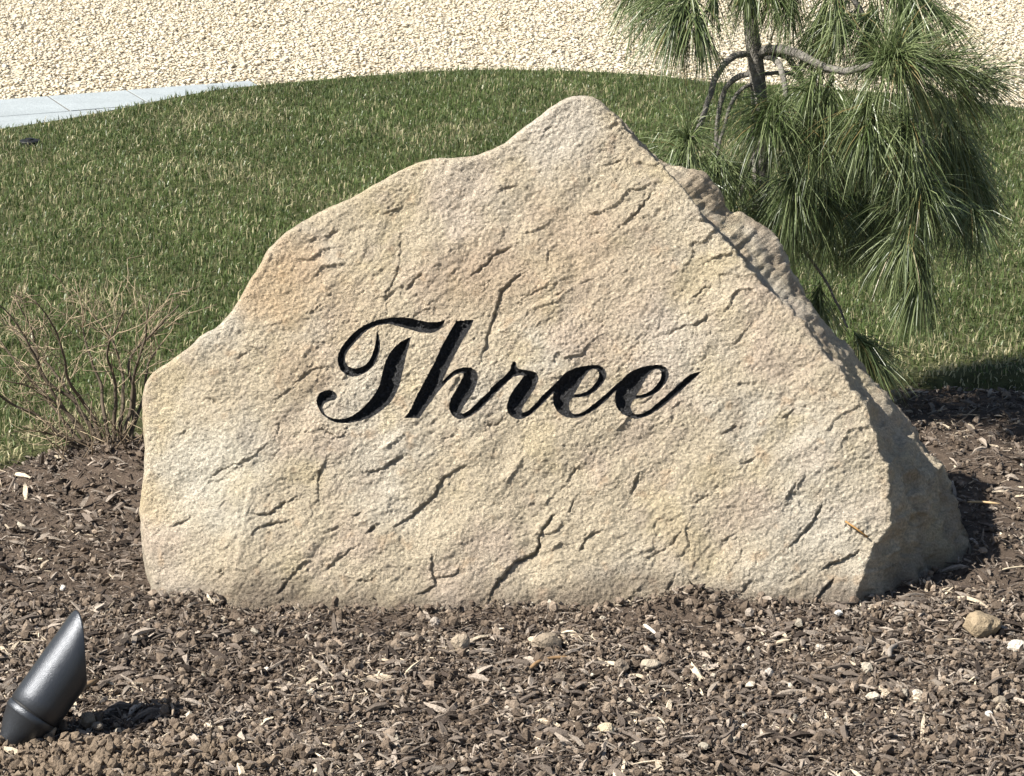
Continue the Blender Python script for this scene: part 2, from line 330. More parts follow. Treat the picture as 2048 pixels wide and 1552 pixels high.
CR = [  # polylines in photograph pixels with a depth in mm
 ([(800,473),(800,517),(786,566),(773,585),(773,622)],4),([(808,585),(825,566),(842,549)],7),([(942,553),(966,534),(986,514),(1030,492)],7),
 ([(1059,541),(1030,558),(1005,580),(993,620),(980,655),(973,688),(961,721)],8),([(1245,453),(1274,424),(1306,380)],6),([(1181,468),(1200,465)],4),
 ([(1095,526),(1096,502)],4),([(966,590),(971,556)],3),([(620,487),(634,473)],5),([(649,473),(678,460)],5),([(1083,268),(1103,253)],5),([(825,634),(854,617)],6),
 ([(1162,566),(1186,556)],4),([(1025,615),(1060,590),(1118,566)],3),([(615,629),(644,610)],4),([(600,758),(625,740),(662,734),(675,736)],5),([(683,763),(695,746)],4),
 ([(1330,671),(1360,655),(1397,646),(1418,626)],5),([(969,854),(998,846),(1015,825)],5),([(617,866),(646,862),(683,875),(697,850)],4),
 ([(733,945),(768,937),(784,923),(811,912)],8),([(936,927),(912,939),(881,962),(866,994),(846,1011),(819,1035),(784,1056)],9),([(735,1064),(750,1052)],9),
 ([(1123,1021),(1104,1033),(1084,1064),(1069,1105),(1030,1125),(1010,1150),(991,1170),(975,1212)],11),([(1147,998),(1139,1025)],7),([(1139,970),(1141,951),(1159,931)],5),
 ([(1264,990),(1268,970),(1280,947)],6),([(1159,1103),(1174,1076),(1202,1064)],9),([(862,1119),(866,1154),(870,1170),(850,1183),(834,1189)],9),([(870,1156),(912,1150),(924,1127)],5),
 ([(690,1154),(737,1162),(760,1146)],4),([(651,1068),(678,1052)],4),([(651,1142),(686,1111),(717,1091)],5),([(497,1025),(536,1029),(567,1006),(598,994)],7),
 ([(501,1073),(521,1056),(548,1048),(583,1041)],7),([(637,998),(639,944),(660,917)],6),([(401,963),(443,936),(494,921),(536,890)],5),([(610,750),(567,789),(552,805)],4),
 ([(416,793),(439,809)],5),([(552,878),(559,847)],4),([(439,1153),(441,1135)],6),([(552,1191),(590,1145),(613,1122)],6),([(1583,1093),(1605,1066),(1625,1043),(1646,1007)],9),
 ([(1569,1000),(1593,965)],7),([(1689,1043),(1735,1075)],5),([(1391,653),(1420,628)],4),([(1469,690),(1498,655)],4),([(1646,1135),(1696,1114),(1724,1100)],10),([(1632,1199),(1650,1175),(1668,1156)],10),
 ([(1340,820),(1372,800)],3),([(1225,905),(1262,890)],3),([(1440,870),(1475,850)],4),([(1380,1010),(1430,985)],4),([(1290,1120),(1340,1090),(1365,1060)],5),([(1440,1090),(1475,1062)],5),
 ([(700,1040),(725,1020)],4),([(880,880),(915,868)],4),([(1480,930),(1510,915)],4),([(1560,840),(1590,820)],4),([(1215,330),(1245,318)],4),([(1000,380),(1040,372)],4),([(760,430),(800,415)],4),
 ([(470,720),(505,700)],4),([(350,870),(380,850)],4),([(340,1050),(380,1030)],4),([(1220,230),(1250,262)],5),([(1330,1180),(1352,1150)],6),([(1480,1190),(1500,1160)],6),([(1385,600),(1420,560)],4),([(1100,600),(1130,580)],4)]
lo, hi = out2.min(0), out2.max(0)
def jgrid(lo, hi, s):
    x, y = np.meshgrid(np.arange(lo[0], hi[0], s), np.arange(lo[1], hi[1], s)); q = np.stack([x.ravel(), y.ravel()], 1)
    return q + rng.uniform(-.33, .33, q.shape) * s
q = jgrid(lo, hi, 0.0023)
q = q[inside(out2, q)]
kd = kdtree.KDTree(nO)
for i, p in enumerate(out2): kd.insert((p[0], p[1], 0), i)
kd.balance()
dq = np.array([kd.find((a, b, 0))[2] for a, b in q]); q = q[dq > 0.0018]
inbox = np.all((q > lo_l - .006) & (q < hi_l + .006), 1)
qi = jgrid(lo_l - .006, hi_l + .006, 0.0017)
kl = kdtree.KDTree(len(allp))
for i, p in enumerate(allp): kl.insert((p[0], p[1], 0), i)
kl.balance()
dl = np.array([kl.find((a, b, 0))[2] for a, b in qi]); qi = qi[dl > 0.0009]
crk = np.concatenate([spline([uv(*p) for p in poly], .002, corner=180) for poly, mm in CR])
kc = kdtree.KDTree(len(crk))
for i, p in enumerate(crk): kc.insert((p[0], p[1], 0), i)
kc.balance()
q = q[~inbox]
qc = q[np.array([kc.find((a, b, 0))[2] for a, b in q]) < .008]
qx = np.concatenate([qc + rng.uniform(-.0014, .0014, qc.shape) for _ in range(2)])
qx = qx[inside(out2, qx)]
q = np.concatenate([q, qi, qx])
cv, ce = [Vector(p) for p in out2], [(i, (i + 1) % nO) for i in range(nO)]
for l in LET:
    for lp in l:
        s = len(cv); cv += [Vector(p) for p in lp]; ce += [(s + i, s + (i + 1) % len(lp)) for i in range(len(lp))]
cv += [Vector(p) for p in q]
rv, _, rf, ov, _, _ = delaunay_2d_cdt(cv, ce, [], 0, 1e-7)
P2 = np.array([(v.x, v.y) for v in rv]); TR = np.array([f for f in rf if len(f) == 3], int)
back_of = np.full(nO, -1, int)
for i, o_ in enumerate(ov):
    for k in o_:
        if k < nO: back_of[k] = i
ct = P2[TR].mean(1)
ok = inside(out2, ct); TR, ct = TR[ok], ct[ok]
lt = np.full(len(TR), -1, int)
for k in range(len(LET) - 1, -1, -1):
    ins = np.zeros(len(ct), bool)
    for lp in LET[k]: ins ^= inside(lp, ct)
    lt[ins] = k
# relief of the face
def seg_feature(P, poly):
    """signed distance to a polyline (positive to the lower right) and its end fade"""
    best = np.full(len(P), 1e9); sgn = np.zeros(len(P)); fr = np.zeros(len(P)); L = 0
    tot = sum(np.linalg.norm(poly[i + 1] - poly[i]) for i in range(len(poly) - 1))
    for i in range(len(poly) - 1):
        a, b = poly[i], poly[i + 1]; d = b - a; l = np.linalg.norm(d)
        t = np.clip(((P - a) @ d) / (l * l), 0, 1); c = a + t[:, None] * d; r = P - c; ds = np.linalg.norm(r, axis=1)
        nn = np.array([d[1], -d[0]]) / l
        if np.dot(nn, (0.55, -0.83)) < 0: nn = -nn
        m = ds < best; best[m] = ds[m]; sgn[m] = np.where((r @ nn) >= 0, 1, -1)[m]; fr[m] = ((L + t * l) / tot)[m]; L += l
    return best, sgn, fr
def relief(P, calm):
    x, y = P[:, 0], P[:, 1]
    ca, sa = math.cos(R(33)), math.sin(R(33)); s = x * ca + y * sa; t = -x * sa + y * ca   # bedding runs up to the right
    h = 0.010 * fbm(xyz(x * 3.0, y * 3.0, 2.2), 3) + .016 * np.abs(fbm(xyz(x * 5.5, y * 5.5, 12.2), 2))
    wx = 0.35 * fbm(xyz(x * 14, y * 14, 5.1), 3)
    n1 = fbm(xyz(s * 12, t * 30 + wx * 3, 1.1), 3)
    h = h + 0.0045 * n1
    saw = (1 - (t * 24 + 2.8 * fbm(xyz(x * 5, y * 5, 9.4), 3) + .75 * fbm(xyz(x * 20, y * 20, 3.3), 4))) % 1.0    # broken bedding: ledges that face down to the right
    mod = sstep(0.02, 0.40, fbm(xyz(s * 8, t * 13, 6.6), 3))
    h = h + 0.0046 * mod * (saw ** 2 * sstep(1, .95, saw))
    saw = (t * 17 - 9 * s + 2.2 * fbm(xyz(x * 6, y * 6, 19.4), 3) + .6 * fbm(xyz(x * 24, y * 24, 13.3), 4)) % 1.0
    mod = sstep(0.10, 0.45, fbm(xyz(s * 9, t * 11, 16.6), 3))
    h = h + 0.0024 * mod * (saw ** 2 * sstep(1, .94, saw))
    n2 = fbm(xyz(s * 75, t * 120, 0.4), 3); h = h + 0.0020 * n2 + 0.0026 * np.abs(fbm(xyz(s * 60, t * 85, 3.9), 3))
    h = h + 0.0016 * perlin(xyz(x * 210, y * 260, 7.7)) + .0013 * np.abs(perlin(xyz(s * 170, t * 190, 2.7)))
    h = h * calm
    fx, fy = uv(490, 960)                                            # the left flank turns away from the face
    d = np.interp(y, [uv(490, 1200)[1], uv(500, 960)[1], uv(450, 840)[1], uv(420, 700)[1]], [uv(455, 1200)[0], uv(503, 960)[0], uv(455, 840)[0], uv(380, 700)[0]]) - x
    h = h - 0.24 * np.maximum(d, 0) * sstep(0, .03, d) - .004 * sstep(-.004, .006, d)
    for poly, mm in CR:
        pl = spline([uv(*p) for p in poly], 0.0035, corner=180)
        pl = pl + 0.0040 * np.stack([fbm(xyz(pl[:, 0] * 90, pl[:, 1] * 90, 1), 3), fbm(xyz(pl[:, 0] * 90, pl[:, 1] * 90, 9), 3)], 1) + .0016 * np.stack([perlin(xyz(pl[:, 0] * 330, pl[:, 1] * 330, 1)), perlin(xyz(pl[:, 0] * 330, pl[:, 1] * 330, 9))], 1)
        a, b = pl.min(0) - .05, pl.max(0) + .05
        k = np.where(np.all((P > a) & (P < b), 1))[0]
        if not len(k): continue
        ds, sg, fr = seg_feature(P[k], pl)
        ends = np.sqrt(np.clip(4 * fr * (1 - fr), 0.02, 1)); D = mm * 0.001 * 0.88 * (1 + .8 * fbm(xyz(P[k, 0] * 60, P[k, 1] * 60, mm), 2))
        tail = np.where(sg > 0, .52 * np.exp(-ds / .0018) + .48 * np.exp(-ds / .022), np.exp(-ds / .0007))
        lip = np.where(sg < 0, np.exp(-ds / .012), 0) * 0.14
        h[k] += D * ends * (lip - tail)
    return h
do = np.array([kd.find((a, b, 0)) for a, b in P2], dtype=object)
dd = np.array([r[2] for r in do], float); di = np.array([r[1] for r in do], int); rr = isr_s[di]
H = relief(P2, np.where(rr > .5, 1, .35 + .65 * sstep(0, .016, dd)))
w_r = np.where(rr > .5, .006, .010)
H = H - np.where(rr > .5, .005, .019) * np.clip(1 - dd / w_r, 0, 1) ** 2
# carve the letters
inl = lt >= 0
ev_in = np.zeros(len(P2), bool); ev_out = np.zeros(len(P2), bool)
ev_in[TR[inl].ravel()] = True; ev_out[TR[~inl].ravel()] = True
bnd = np.where(ev_in & ev_out)[0]
kb = kdtree.KDTree(len(bnd))
for i in bnd: kb.insert((P2[i, 0], P2[i, 1], 0), i)
kb.balance()
Hc = H.copy(); li = np.where(ev_in & ~ev_out)[0]
db = np.array([kb.find((P2[i, 0], P2[i, 1], 0))[2] for i in li])
carve = np.minimum(1.2 * db, .0115) + .002 * sstep(0, .0015, db)
Hc[li] = H[li] * 0.35 + (0.65 * np.mean(H[li])) * 0 + 0.65 * H[li] - carve + 0.0007 * perlin(xyz(P2[li, 0] * 330, P2[li, 1] * 330, 2))
F3 = to3(P2[:, 0], P2[:, 1], Hc)
# colour of the stone itself
def stone_tint(P3, x, y):
    base = np.array([0.60, 0.525, 0.405]); n = len(x); c = np.tile(base, (n, 1))
    def mixc(w, col): c[:] = c * (1 - w[:, None]) + np.array(col) * w[:, None]
    mixc(.75 * sstep(-.05, .35, fbm(P3 * 5.0 + 3, 4)), (0.64, 0.595, 0.515))
    mixc(.65 * sstep(.02, .38, fbm(P3 * 7.0 + 31, 4)), (0.585, 0.485, 0.405))
    mixc(.55 * sstep(.05, .38, fbm(P3 * 9.0 + 57, 4)), (0.60, 0.515, 0.345))
    mixc(.55 * sstep(.12, .4, fbm(P3 * 22.0 + 5, 4)), (0.45, 0.385, 0.315))
    mixc(.50 * sstep(.20, .45, fbm(P3 * 34.0 + 15, 4)), (0.56, 0.42, 0.29))
    def spot(px, py, r, col, a):
        o = uv(px, py); d = np.hypot(x - o[0], y - o[1]) / r + .55 * fbm(P3 * 14 + px, 3)
        mixc(a * sstep(1, .15, d), col)
    spot(575, 560, .10, (0.60, 0.425, 0.25), .55); spot(520, 600, .06, (0.60, 0.44, 0.28), .45); spot(690, 610, .09, (0.55, 0.44, 0.31), .45)
    spot(1000, 560, .11, (0.49, 0.385, 0.285), .55); spot(1150, 490, .14, (0.57, 0.445, 0.34), .5); spot(620, 720, .10, (0.54, 0.42, 0.30), .45)
    spot(300, 1000, .06, (0.60, 0.495, 0.31), .6); spot(1250, 600, .12, (0.60, 0.495, 0.395), .4); spot(900, 560, .10, (0.53, 0.42, 0.31), .4)
    spot(420, 940, .14, (0.66, 0.635, 0.56), .7); spot(1130, 250, .12, (0.64, 0.60, 0.55), .6); spot(950, 400, .12, (0.65, 0.585, 0.50), .5); spot(1680, 1000, .13, (0.66, 0.615, 0.53), .6); spot(1350, 700, .12, (0.63, 0.585, 0.52), .5)
    gr_ = perlin(P3 * 330.0) + .7 * perlin(P3 * 190.0)                                                     # light and dark mineral grains
    c *= (1 + .22 * np.clip(gr_, -1, 1))[:, None]
    c *= np.array([1.10, 1.07, 1.01])
    z = P3[:, 2]; w = sstep(.065, .005, z + .055 * fbm(P3 * 9 + 77, 3)); mixc(.70 * w, (0.20, 0.155, 0.12))    # soil splashed on the foot
    return c
# sides and back
K = 56
SIL = [(1229, 223), (1257, 257), (1296, 294), (1332, 322), (1366, 338), (1392, 346), (1408, 366), (1432, 402), (1456, 432), (1484, 438), (1512, 458), (1537, 480), (1553, 510), (1580, 545), (1604, 578), (1640, 625), (1690, 690), (1740, 750), (1775, 800), (1800, 835), (1840, 880), (1880, 930), (1908, 975), (1930, 1040), (1942, 1080), (1947, 1112), (1945, 1145), (1940, 1180), (1935, 1220)]
sil = spline(SIL, 3.0, corner=180); sl = np.concatenate([[0], np.cumsum(np.linalg.norm(np.diff(sil, axis=0), axis=1))]); sl /= sl[-1]
Pc = F3[back_of]
V_side = []
frac = np.clip((np.arange(nO) - i_rs) / max(1, i_re - i_rs), 0, 1)
bdir = -SN
o3 = np.outer(onorm[:, 0], (1, 0, 0)) + np.outer(onorm[:, 1], ST)
Qr = np.empty((nO, 3)); 
for i in range(nO):
    f = frac[i]; px, py = np.interp(f, sl, sil[:, 0]), np.interp(f, sl, sil[:, 1])
    Qr[i] = pp(px, py, Pc[i, 1] + np.interp(f, [0, .5, .75, 1], [.10, .27, .26, .22]))
Ql = Pc + bdir * 0.15 - o3 * 0.022
wR = isr_s[:, None]
Q = Ql * (1 - wR) + Qr * wR
center = Pc.mean(0) + bdir * 0.30
for k in range(1, K + 1):
    s = k / K
    if s <= 0.72:
        a = s / 0.72
        pl_ = Pc + bdir * (0.15 * a) + o3 * (0.004 * math.sin(math.pi * a) - 0.022 * a * a)
        val = (0.038 * sstep(0.02, .14, frac) * sstep(.62, .3, frac) * math.sin(math.pi * min(1, a / .75)) ** 1 * (1 if a < .75 else 0))
        pr_ = Pc + (Qr - Pc) * a - o3 * np.atleast_1d(val)[:, None] + o3 * (0.012 * math.sin(math.pi * a) * sstep(.55, .9, frac) + .016 * sstep(.70, .85, a) * sstep(1.0, .9, a) * (sstep(.12, .2, frac) * sstep(.42, .34, frac)))[:, None]
        gv = .016 * np.exp(-((a - .36 - .25 * (frac - .8)) / .07) ** 2) * sstep(.70, .78, frac) + .010 * np.exp(-((a - .62) / .05) ** 2) * sstep(.5, .6, frac) * sstep(.95, .8, frac)
        pr_ = pr_ - o3 * gv[:, None]
        V_side.append(pl_ * (1 - wR) + pr_ * wR)
    else:
        a = (s - 0.72) / 0.28
        e = Q * (1 - 0.55 * a) + center * (0.55 * a) + bdir * (0.10 * math.sin(a * math.pi / 2))
        V_side.append(e)
nF = len(F3)
SV = np.stack(V_side)                                                   # K,nO,3
GR = np.concatenate([Pc[None], SV])
du = np.roll(GR, -1, 1) - np.roll(GR, 1, 1); dv = np.gradient(GR, axis=0)
nrm = np.cross(du, dv); nrm /= np.linalg.norm(nrm, axis=2)[..., None] + 1e-12
ctr = GR.reshape(-1, 3).mean(0)
if np.sum(nrm * (GR - ctr)) < 0: nrm = -nrm
fl = GR.reshape(-1, 3)
amp = 0.020 * fbm(fl * 9 + 4, 4) + np.tile(.55 + 1.0 * sstep(.55, .8, frac), K + 1) * (.022 * (np.abs(fbm(fl * np.array([16, 16, 11]) + 21, 3)) - .15) + .009 * (np.abs(fbm(fl * 42 + 2, 3)) - .15)) + 0.0045 * fbm(fl * np.array([40, 40, 22]) + 9, 3) + 0.0022 * fbm(fl * 110, 2)
ringw = np.clip(np.arange(K + 1) / 5.0, 0, 1)[:, None]
GR = GR + nrm * (amp.reshape(K + 1, nO) * ringw * (.35 + .65 * isr_s)[None])[..., None]
SV = GR[1:].reshape(-1, 3)
ring = lambda k: back_of if k == 0 else nF + (k - 1) * nO + np.arange(nO)
SF = []
for k in range(K):
    a, b = ring(k), ring(k + 1); SF.append(np.stack([a, np.roll(a, -1), np.roll(b, -1), b], 1))
SF = np.concatenate(SF); cap_i = nF + K * nO
last = ring(K); CF = np.stack([last, np.roll(last, -1), np.full(nO, cap_i)], 1)
BV = np.concatenate([F3, SV, SV[-nO:].mean(0)[None]])
# face orientation
def orient(v, f, ref):
    c = v[f].mean(1); n = np.cross(v[f[:, 1]] - v[f[:, 0]], v[f[:, 2]] - v[f[:, 0]])
    fl_ = np.sum(n * ref(c), 1) < 0; f = f.copy(); f[fl_] = f[fl_][:, ::-1]; return f
TRo = orient(F3, TR, lambda c: np.tile(SN, (len(c), 1)))
def sref(c): return c - ctr
a0 = np.cross(BV[SF[0, 1]] - BV[SF[0, 0]], BV[SF[0, 2]] - BV[SF[0, 0]])
m0 = len(SF) // 2
nn_ = np.cross(BV[SF[:, 1]] - BV[SF[:, 0]], BV[SF[:, 3]] - BV[SF[:, 0]])
if np.sum(nn_ * (BV[SF].mean(1) - ctr)) < 0: SF = SF[:, ::-1]; CF = CF[:, ::-1]
tri_body = TRo[~inl]
rel = BV - SO
tint = stone_tint(BV, BV[:, 0], rel @ ST)
# drop unused (letter) vertices
def compact(v, fs, c=None):
    used = np.unique(np.concatenate([f.ravel() for f in fs])); mp = np.full(len(v), -1); mp[used] = np.arange(len(used))
    return v[used], [mp[f] for f in fs], None if c is None else c[used]
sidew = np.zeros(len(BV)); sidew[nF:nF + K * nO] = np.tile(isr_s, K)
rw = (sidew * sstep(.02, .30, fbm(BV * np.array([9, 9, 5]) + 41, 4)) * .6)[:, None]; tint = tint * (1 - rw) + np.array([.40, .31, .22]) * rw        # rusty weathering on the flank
v_, f_, c_ = compact(BV, [tri_body, SF, CF], tint)
boulder = obj('boulder', mesh_np('boulder', v_, f_, c_, smooth=True), M_STONE)
tag(boulder, 'large pale sandstone boulder engraved with the black word Three, standing in the mulch', 'boulder')
for k in range(5):
    sel = np.isin(lt, [i for i in range(6) if let_id[i] == k])
    v_, f_, _ = compact(F3, [TRo[sel]])
    lo_ = obj('letter', mesh_np('letter', v_, f_, None, smooth=True), M_PAINT, boulder)
    lo_['label'] = ['capital script letter T carved and painted black', 'lowercase script letter h carved and painted black', 'lowercase script letter r carved and painted black', 'first of the two carved script letters e', 'last carved script letter e with a long rising tail'][k]

# ------------------------------------------------------------------ mulch, crumbs and stones in the bed
poly_foot = np.array([(gp(*p)[0], gp(*p)[1]) for p in ((290, 1208), (1715, 1208), (1940, 1120))] + [(0.55, 4.5), (-0.50, 4.4)])
def bed_points(n, x0, x1, y0, y1):
    p = np.stack([rng.uniform(x0, x1, n), rng.uniform(y0, y1, n)], 1)
    k = (p[:, 1] < near_y(p[:, 0]) + .02 * rng.normal(size=n)) & ~inside(poly_foot, p)
    return p[k]
MULCH_ZONES = [(40000, -.80, .80, 3.30, 4.02), (11500, -1.25, -.45, 3.9, 4.95), (10500, .45, 1.25, 3.95, 5.3), (2500, -.6, .6, 2.9, 3.3), (2500, -1.5, -.8, 3.0, 4.0), (2500, .8, 1.6, 3.0, 4.0), (1500, -.5, .5, 4.3, 5.1)]
pts = np.concatenate([bed_points(*z) for z in MULCH_ZONES]); n = len(pts)
gz = bed_z(pts[:, 0], pts[:, 1])
L_ = np.clip(rng.lognormal(math.log(.0078), .70, n), .003, .05); L_ *= 1 - .45 * sstep(.13, .03, STONE_Y0 - pts[:, 1]) * (pts[:, 1] < STONE_Y0) * (np.abs(pts[:, 0] + .12) < .5); W_ = np.clip(L_ * rng.uniform(.06, .29, n), .0009, .0085); T_ = W_ * rng.uniform(.3, .75, n)
eul = np.stack([rng.normal(0, .55, n), rng.normal(0, .33, n), rng.uniform(0, 6.283, n)], 1)
patch = 1.2 * fbm(xyz(pts[:, 0] * 6, pts[:, 1] * 6, 3.0), 3)
pos = np.stack([pts[:, 0], pts[:, 1], gz + .000 + rng.uniform(0, .010, n) ], 1)
dark, mid, pale, straw = np.array([.050, .038, .030]), np.array([.146, .118, .095]), np.array([.30, .252, .204]), np.array([.54, .45, .33])
r_ = rng.uniform(0, 1, n) + .45 * patch - .05 * (L_ < .006)
col = np.where((r_ < .24)[:, None], dark, np.where((r_ < .72)[:, None], mid, np.where((r_ < .985)[:, None], pale, straw))) * rng.uniform(.7, 1.3, (n, 1))
big = L_ > .017
scl = np.stack([L_, W_, T_], 1)
# larger chips are bent and tapered, small ones plain splinters
CURL_V = np.array([(x, y * w_, z * (.5 if abs(x) > .4 else 1) + bz) for x, w_, bz in ((-.5, .45, -.5), (-.15, 1, .35), (.2, .9, .45), (.5, .3, -.35)) for y, z in ((-.5, -.5), (.5, -.5), (.5, .5), (-.5, .5))])
CURL_F = np.array([(0, 3, 2, 1), (12, 13, 14, 15)] + [(k * 4 + i, k * 4 + (i + 1) % 4, k * 4 + 4 + (i + 1) % 4, k * 4 + 4 + i) for k in range(3) for i in range(4)])
va, fa = scatter(CURL_V, [CURL_F], pos[big], eul[big], scl[big], .22)
vb, fb = scatter(BOX_V, [BOX_F], pos[~big], eul[~big], scl[~big], .25)
v = np.concatenate([va, vb]); f = [fa[0], fb[0] + len(va)]
colv = np.concatenate([np.repeat(col[big], 16, 0), np.repeat(col[~big], 8, 0)])
tag(obj('mulch', mesh_np('mulch', v, f, colv), M_CHIP), 'dark shredded bark mulch covering the bed around the boulder', 'mulch', kind='stuff')
CRUMB_ZONES = [(12000, -.80, .80, 3.30, 4.02), (2200, .45, 1.15, 3.95, 5.3), (1500, -1.15, -.45, 3.9, 4.9), (900, -.7, .7, 2.9, 3.3)]
pts = np.concatenate([bed_points(*z) for z in CRUMB_ZONES])
hp = np.stack([rng.normal(HEAP[0] + .05, .12, 2600), rng.normal(HEAP[1] - .03, .055, 2600)], 1); hp = hp[(hp[:, 1] > 3.2)]
pts = np.concatenate([pts, hp]); n = len(pts); ish = np.arange(n) >= n - len(hp)
gz = bed_z(pts[:, 0], pts[:, 1])
S_ = np.clip(rng.lognormal(math.log(.0024), .55, n), .001, .0095) * np.where(ish, rng.lognormal(-.05, .55, n), 1.0); S_ = np.where(ish, np.minimum(S_, .0085), S_)
eul = rng.uniform(0, 6.283, (n, 3)); pos = np.stack([pts[:, 0], pts[:, 1], gz + .003 + S_ * .3 + rng.uniform(0, .006, n) * np.where(ish, 2.2, 1)], 1)
OCT_V = np.array([(1, 0, 0), (0, 1, 0), (-1, 0, 0), (0, -1, 0), (.1, .1, 1), (-.1, 0, -1)]) * 1.15; OCT_F = np.array([(0, 1, 4), (1, 2, 4), (2, 3, 4), (3, 0, 4), (1, 0, 5), (2, 1, 5), (3, 2, 5), (0, 3, 5)])
fine = S_ < .0026; scl = np.stack([S_ * rng.uniform(.8, 1.5, n), S_, S_ * rng.uniform(.55, .9, n)], 1)
va, fa = scatter(ICO_V, [ICO_F], pos[~fine], eul[~fine], scl[~fine], .36); vb, fb = scatter(OCT_V, [OCT_F], pos[fine], eul[fine], scl[fine], .36)
v = np.concatenate([va, vb]); f = [np.concatenate([fa[0], fb[0] + len(va)])]
r_ = rng.uniform(0, 1, n)
col = np.where((r_ < .65)[:, None], np.array([.150, .115, .086]), np.where((r_ < .98)[:, None], np.array([.26, .205, .155]), np.array([.44, .39, .31]))) * rng.uniform(.75, 1.25, (n, 1))
col = np.where(ish[:, None], np.array([.195, .150, .108]) * rng.uniform(.75, 1.25, (n, 1)), col)
tag(obj('soil_crumbs', mesh_np('soil_crumbs', v, f, np.concatenate([np.repeat(col[~fine], 12, 0), np.repeat(col[fine], 6, 0)])), M_CRUMB), 'loose crumbs of soil and grit strewn through the mulch', 'soil', kind='stuff')

hx, hy = np.meshgrid(np.linspace(HEAP[0] - .22, HEAP[0] + .36, 190), np.linspace(HEAP[1] - .16, HEAP[1] + .075, 78)); hx, hy = hx.ravel(), hy.ravel()
hr = np.hypot((hx - HEAP[0] - .05) / .26, (hy - HEAP[1] + .04) / .105) + .35 * fbm(xyz(hx * 12, hy * 12, 5), 3)
hz = bed_z(hx, hy) + .016 * sstep(1.05, .5, hr) - .014 + .020 * (np.abs(fbm(xyz(hx * 34, hy * 34, 2), 3))) * sstep(1.15, .7, hr) + .009 * np.abs(fbm(xyz(hx * 95, hy * 95, 8), 2)) + .004 * perlin(xyz(hx * 190, hy * 190, 4))
ii, jj = np.meshgrid(np.arange(77), np.arange(189), indexing='ij'); a = (ii * 190 + jj).ravel()
tag(obj('soil_heap', mesh_np('soil_heap', np.stack([hx, hy, hz], 1), np.stack([a, a + 1, a + 191, a + 190], 1), np.array([.20, .155, .112]) * (1 + .35 * fbm(xyz(hx * 60, hy * 60, 3), 3))[:, None]), M_CRUMB), 'low heap of crumbly brown soil in front of the spotlight', 'soil', kind='stuff')
def rock_mesh(name, size, col, seed, rough=.18):
    """an uneven stone, from a twice divided icosahedron"""
    V, F = ICO_V, ICO_F
    for _ in range(2):
        e = {}; V = list(map(np.array, V)); NF = []
        def mid_(a, b):
            k = (min(a, b), max(a, b))
            if k not in e: m_ = V[a] + V[b]; V.append(m_ / np.linalg.norm(m_)); e[k] = len(V) - 1
            return e[k]
        for a, b, c in F:
            x, y, z = mid_(a, b), mid_(b, c), mid_(c, a); NF += [(a, x, z), (b, y, x), (c, z, y), (x, y, z)]
        F = np.array(NF); V = np.array(V)
    d = fbm(V * 1.2 + seed * 3.7, 3) * 2.2 * rough + fbm(V * 3.2 + seed * 5.1, 2) * .8 * rough
    V = V * (1 + d)[:, None]
    pl_n = np.random.default_rng(seed).normal(size=(7, 3)); pl_n /= np.linalg.norm(pl_n, axis=1)[:, None]
    for n_ in pl_n:                                                     # broken flat faces
        k = V @ n_; V = V - np.outer(np.maximum(k - .80, 0) * .9, n_)
    V = V * np.array(size) * .5
    c = np.array(col) * (1 + .25 * fbm(V * 120 + seed, 3))[:, None]
    return mesh_np(name, V, F, c, smooth=False)
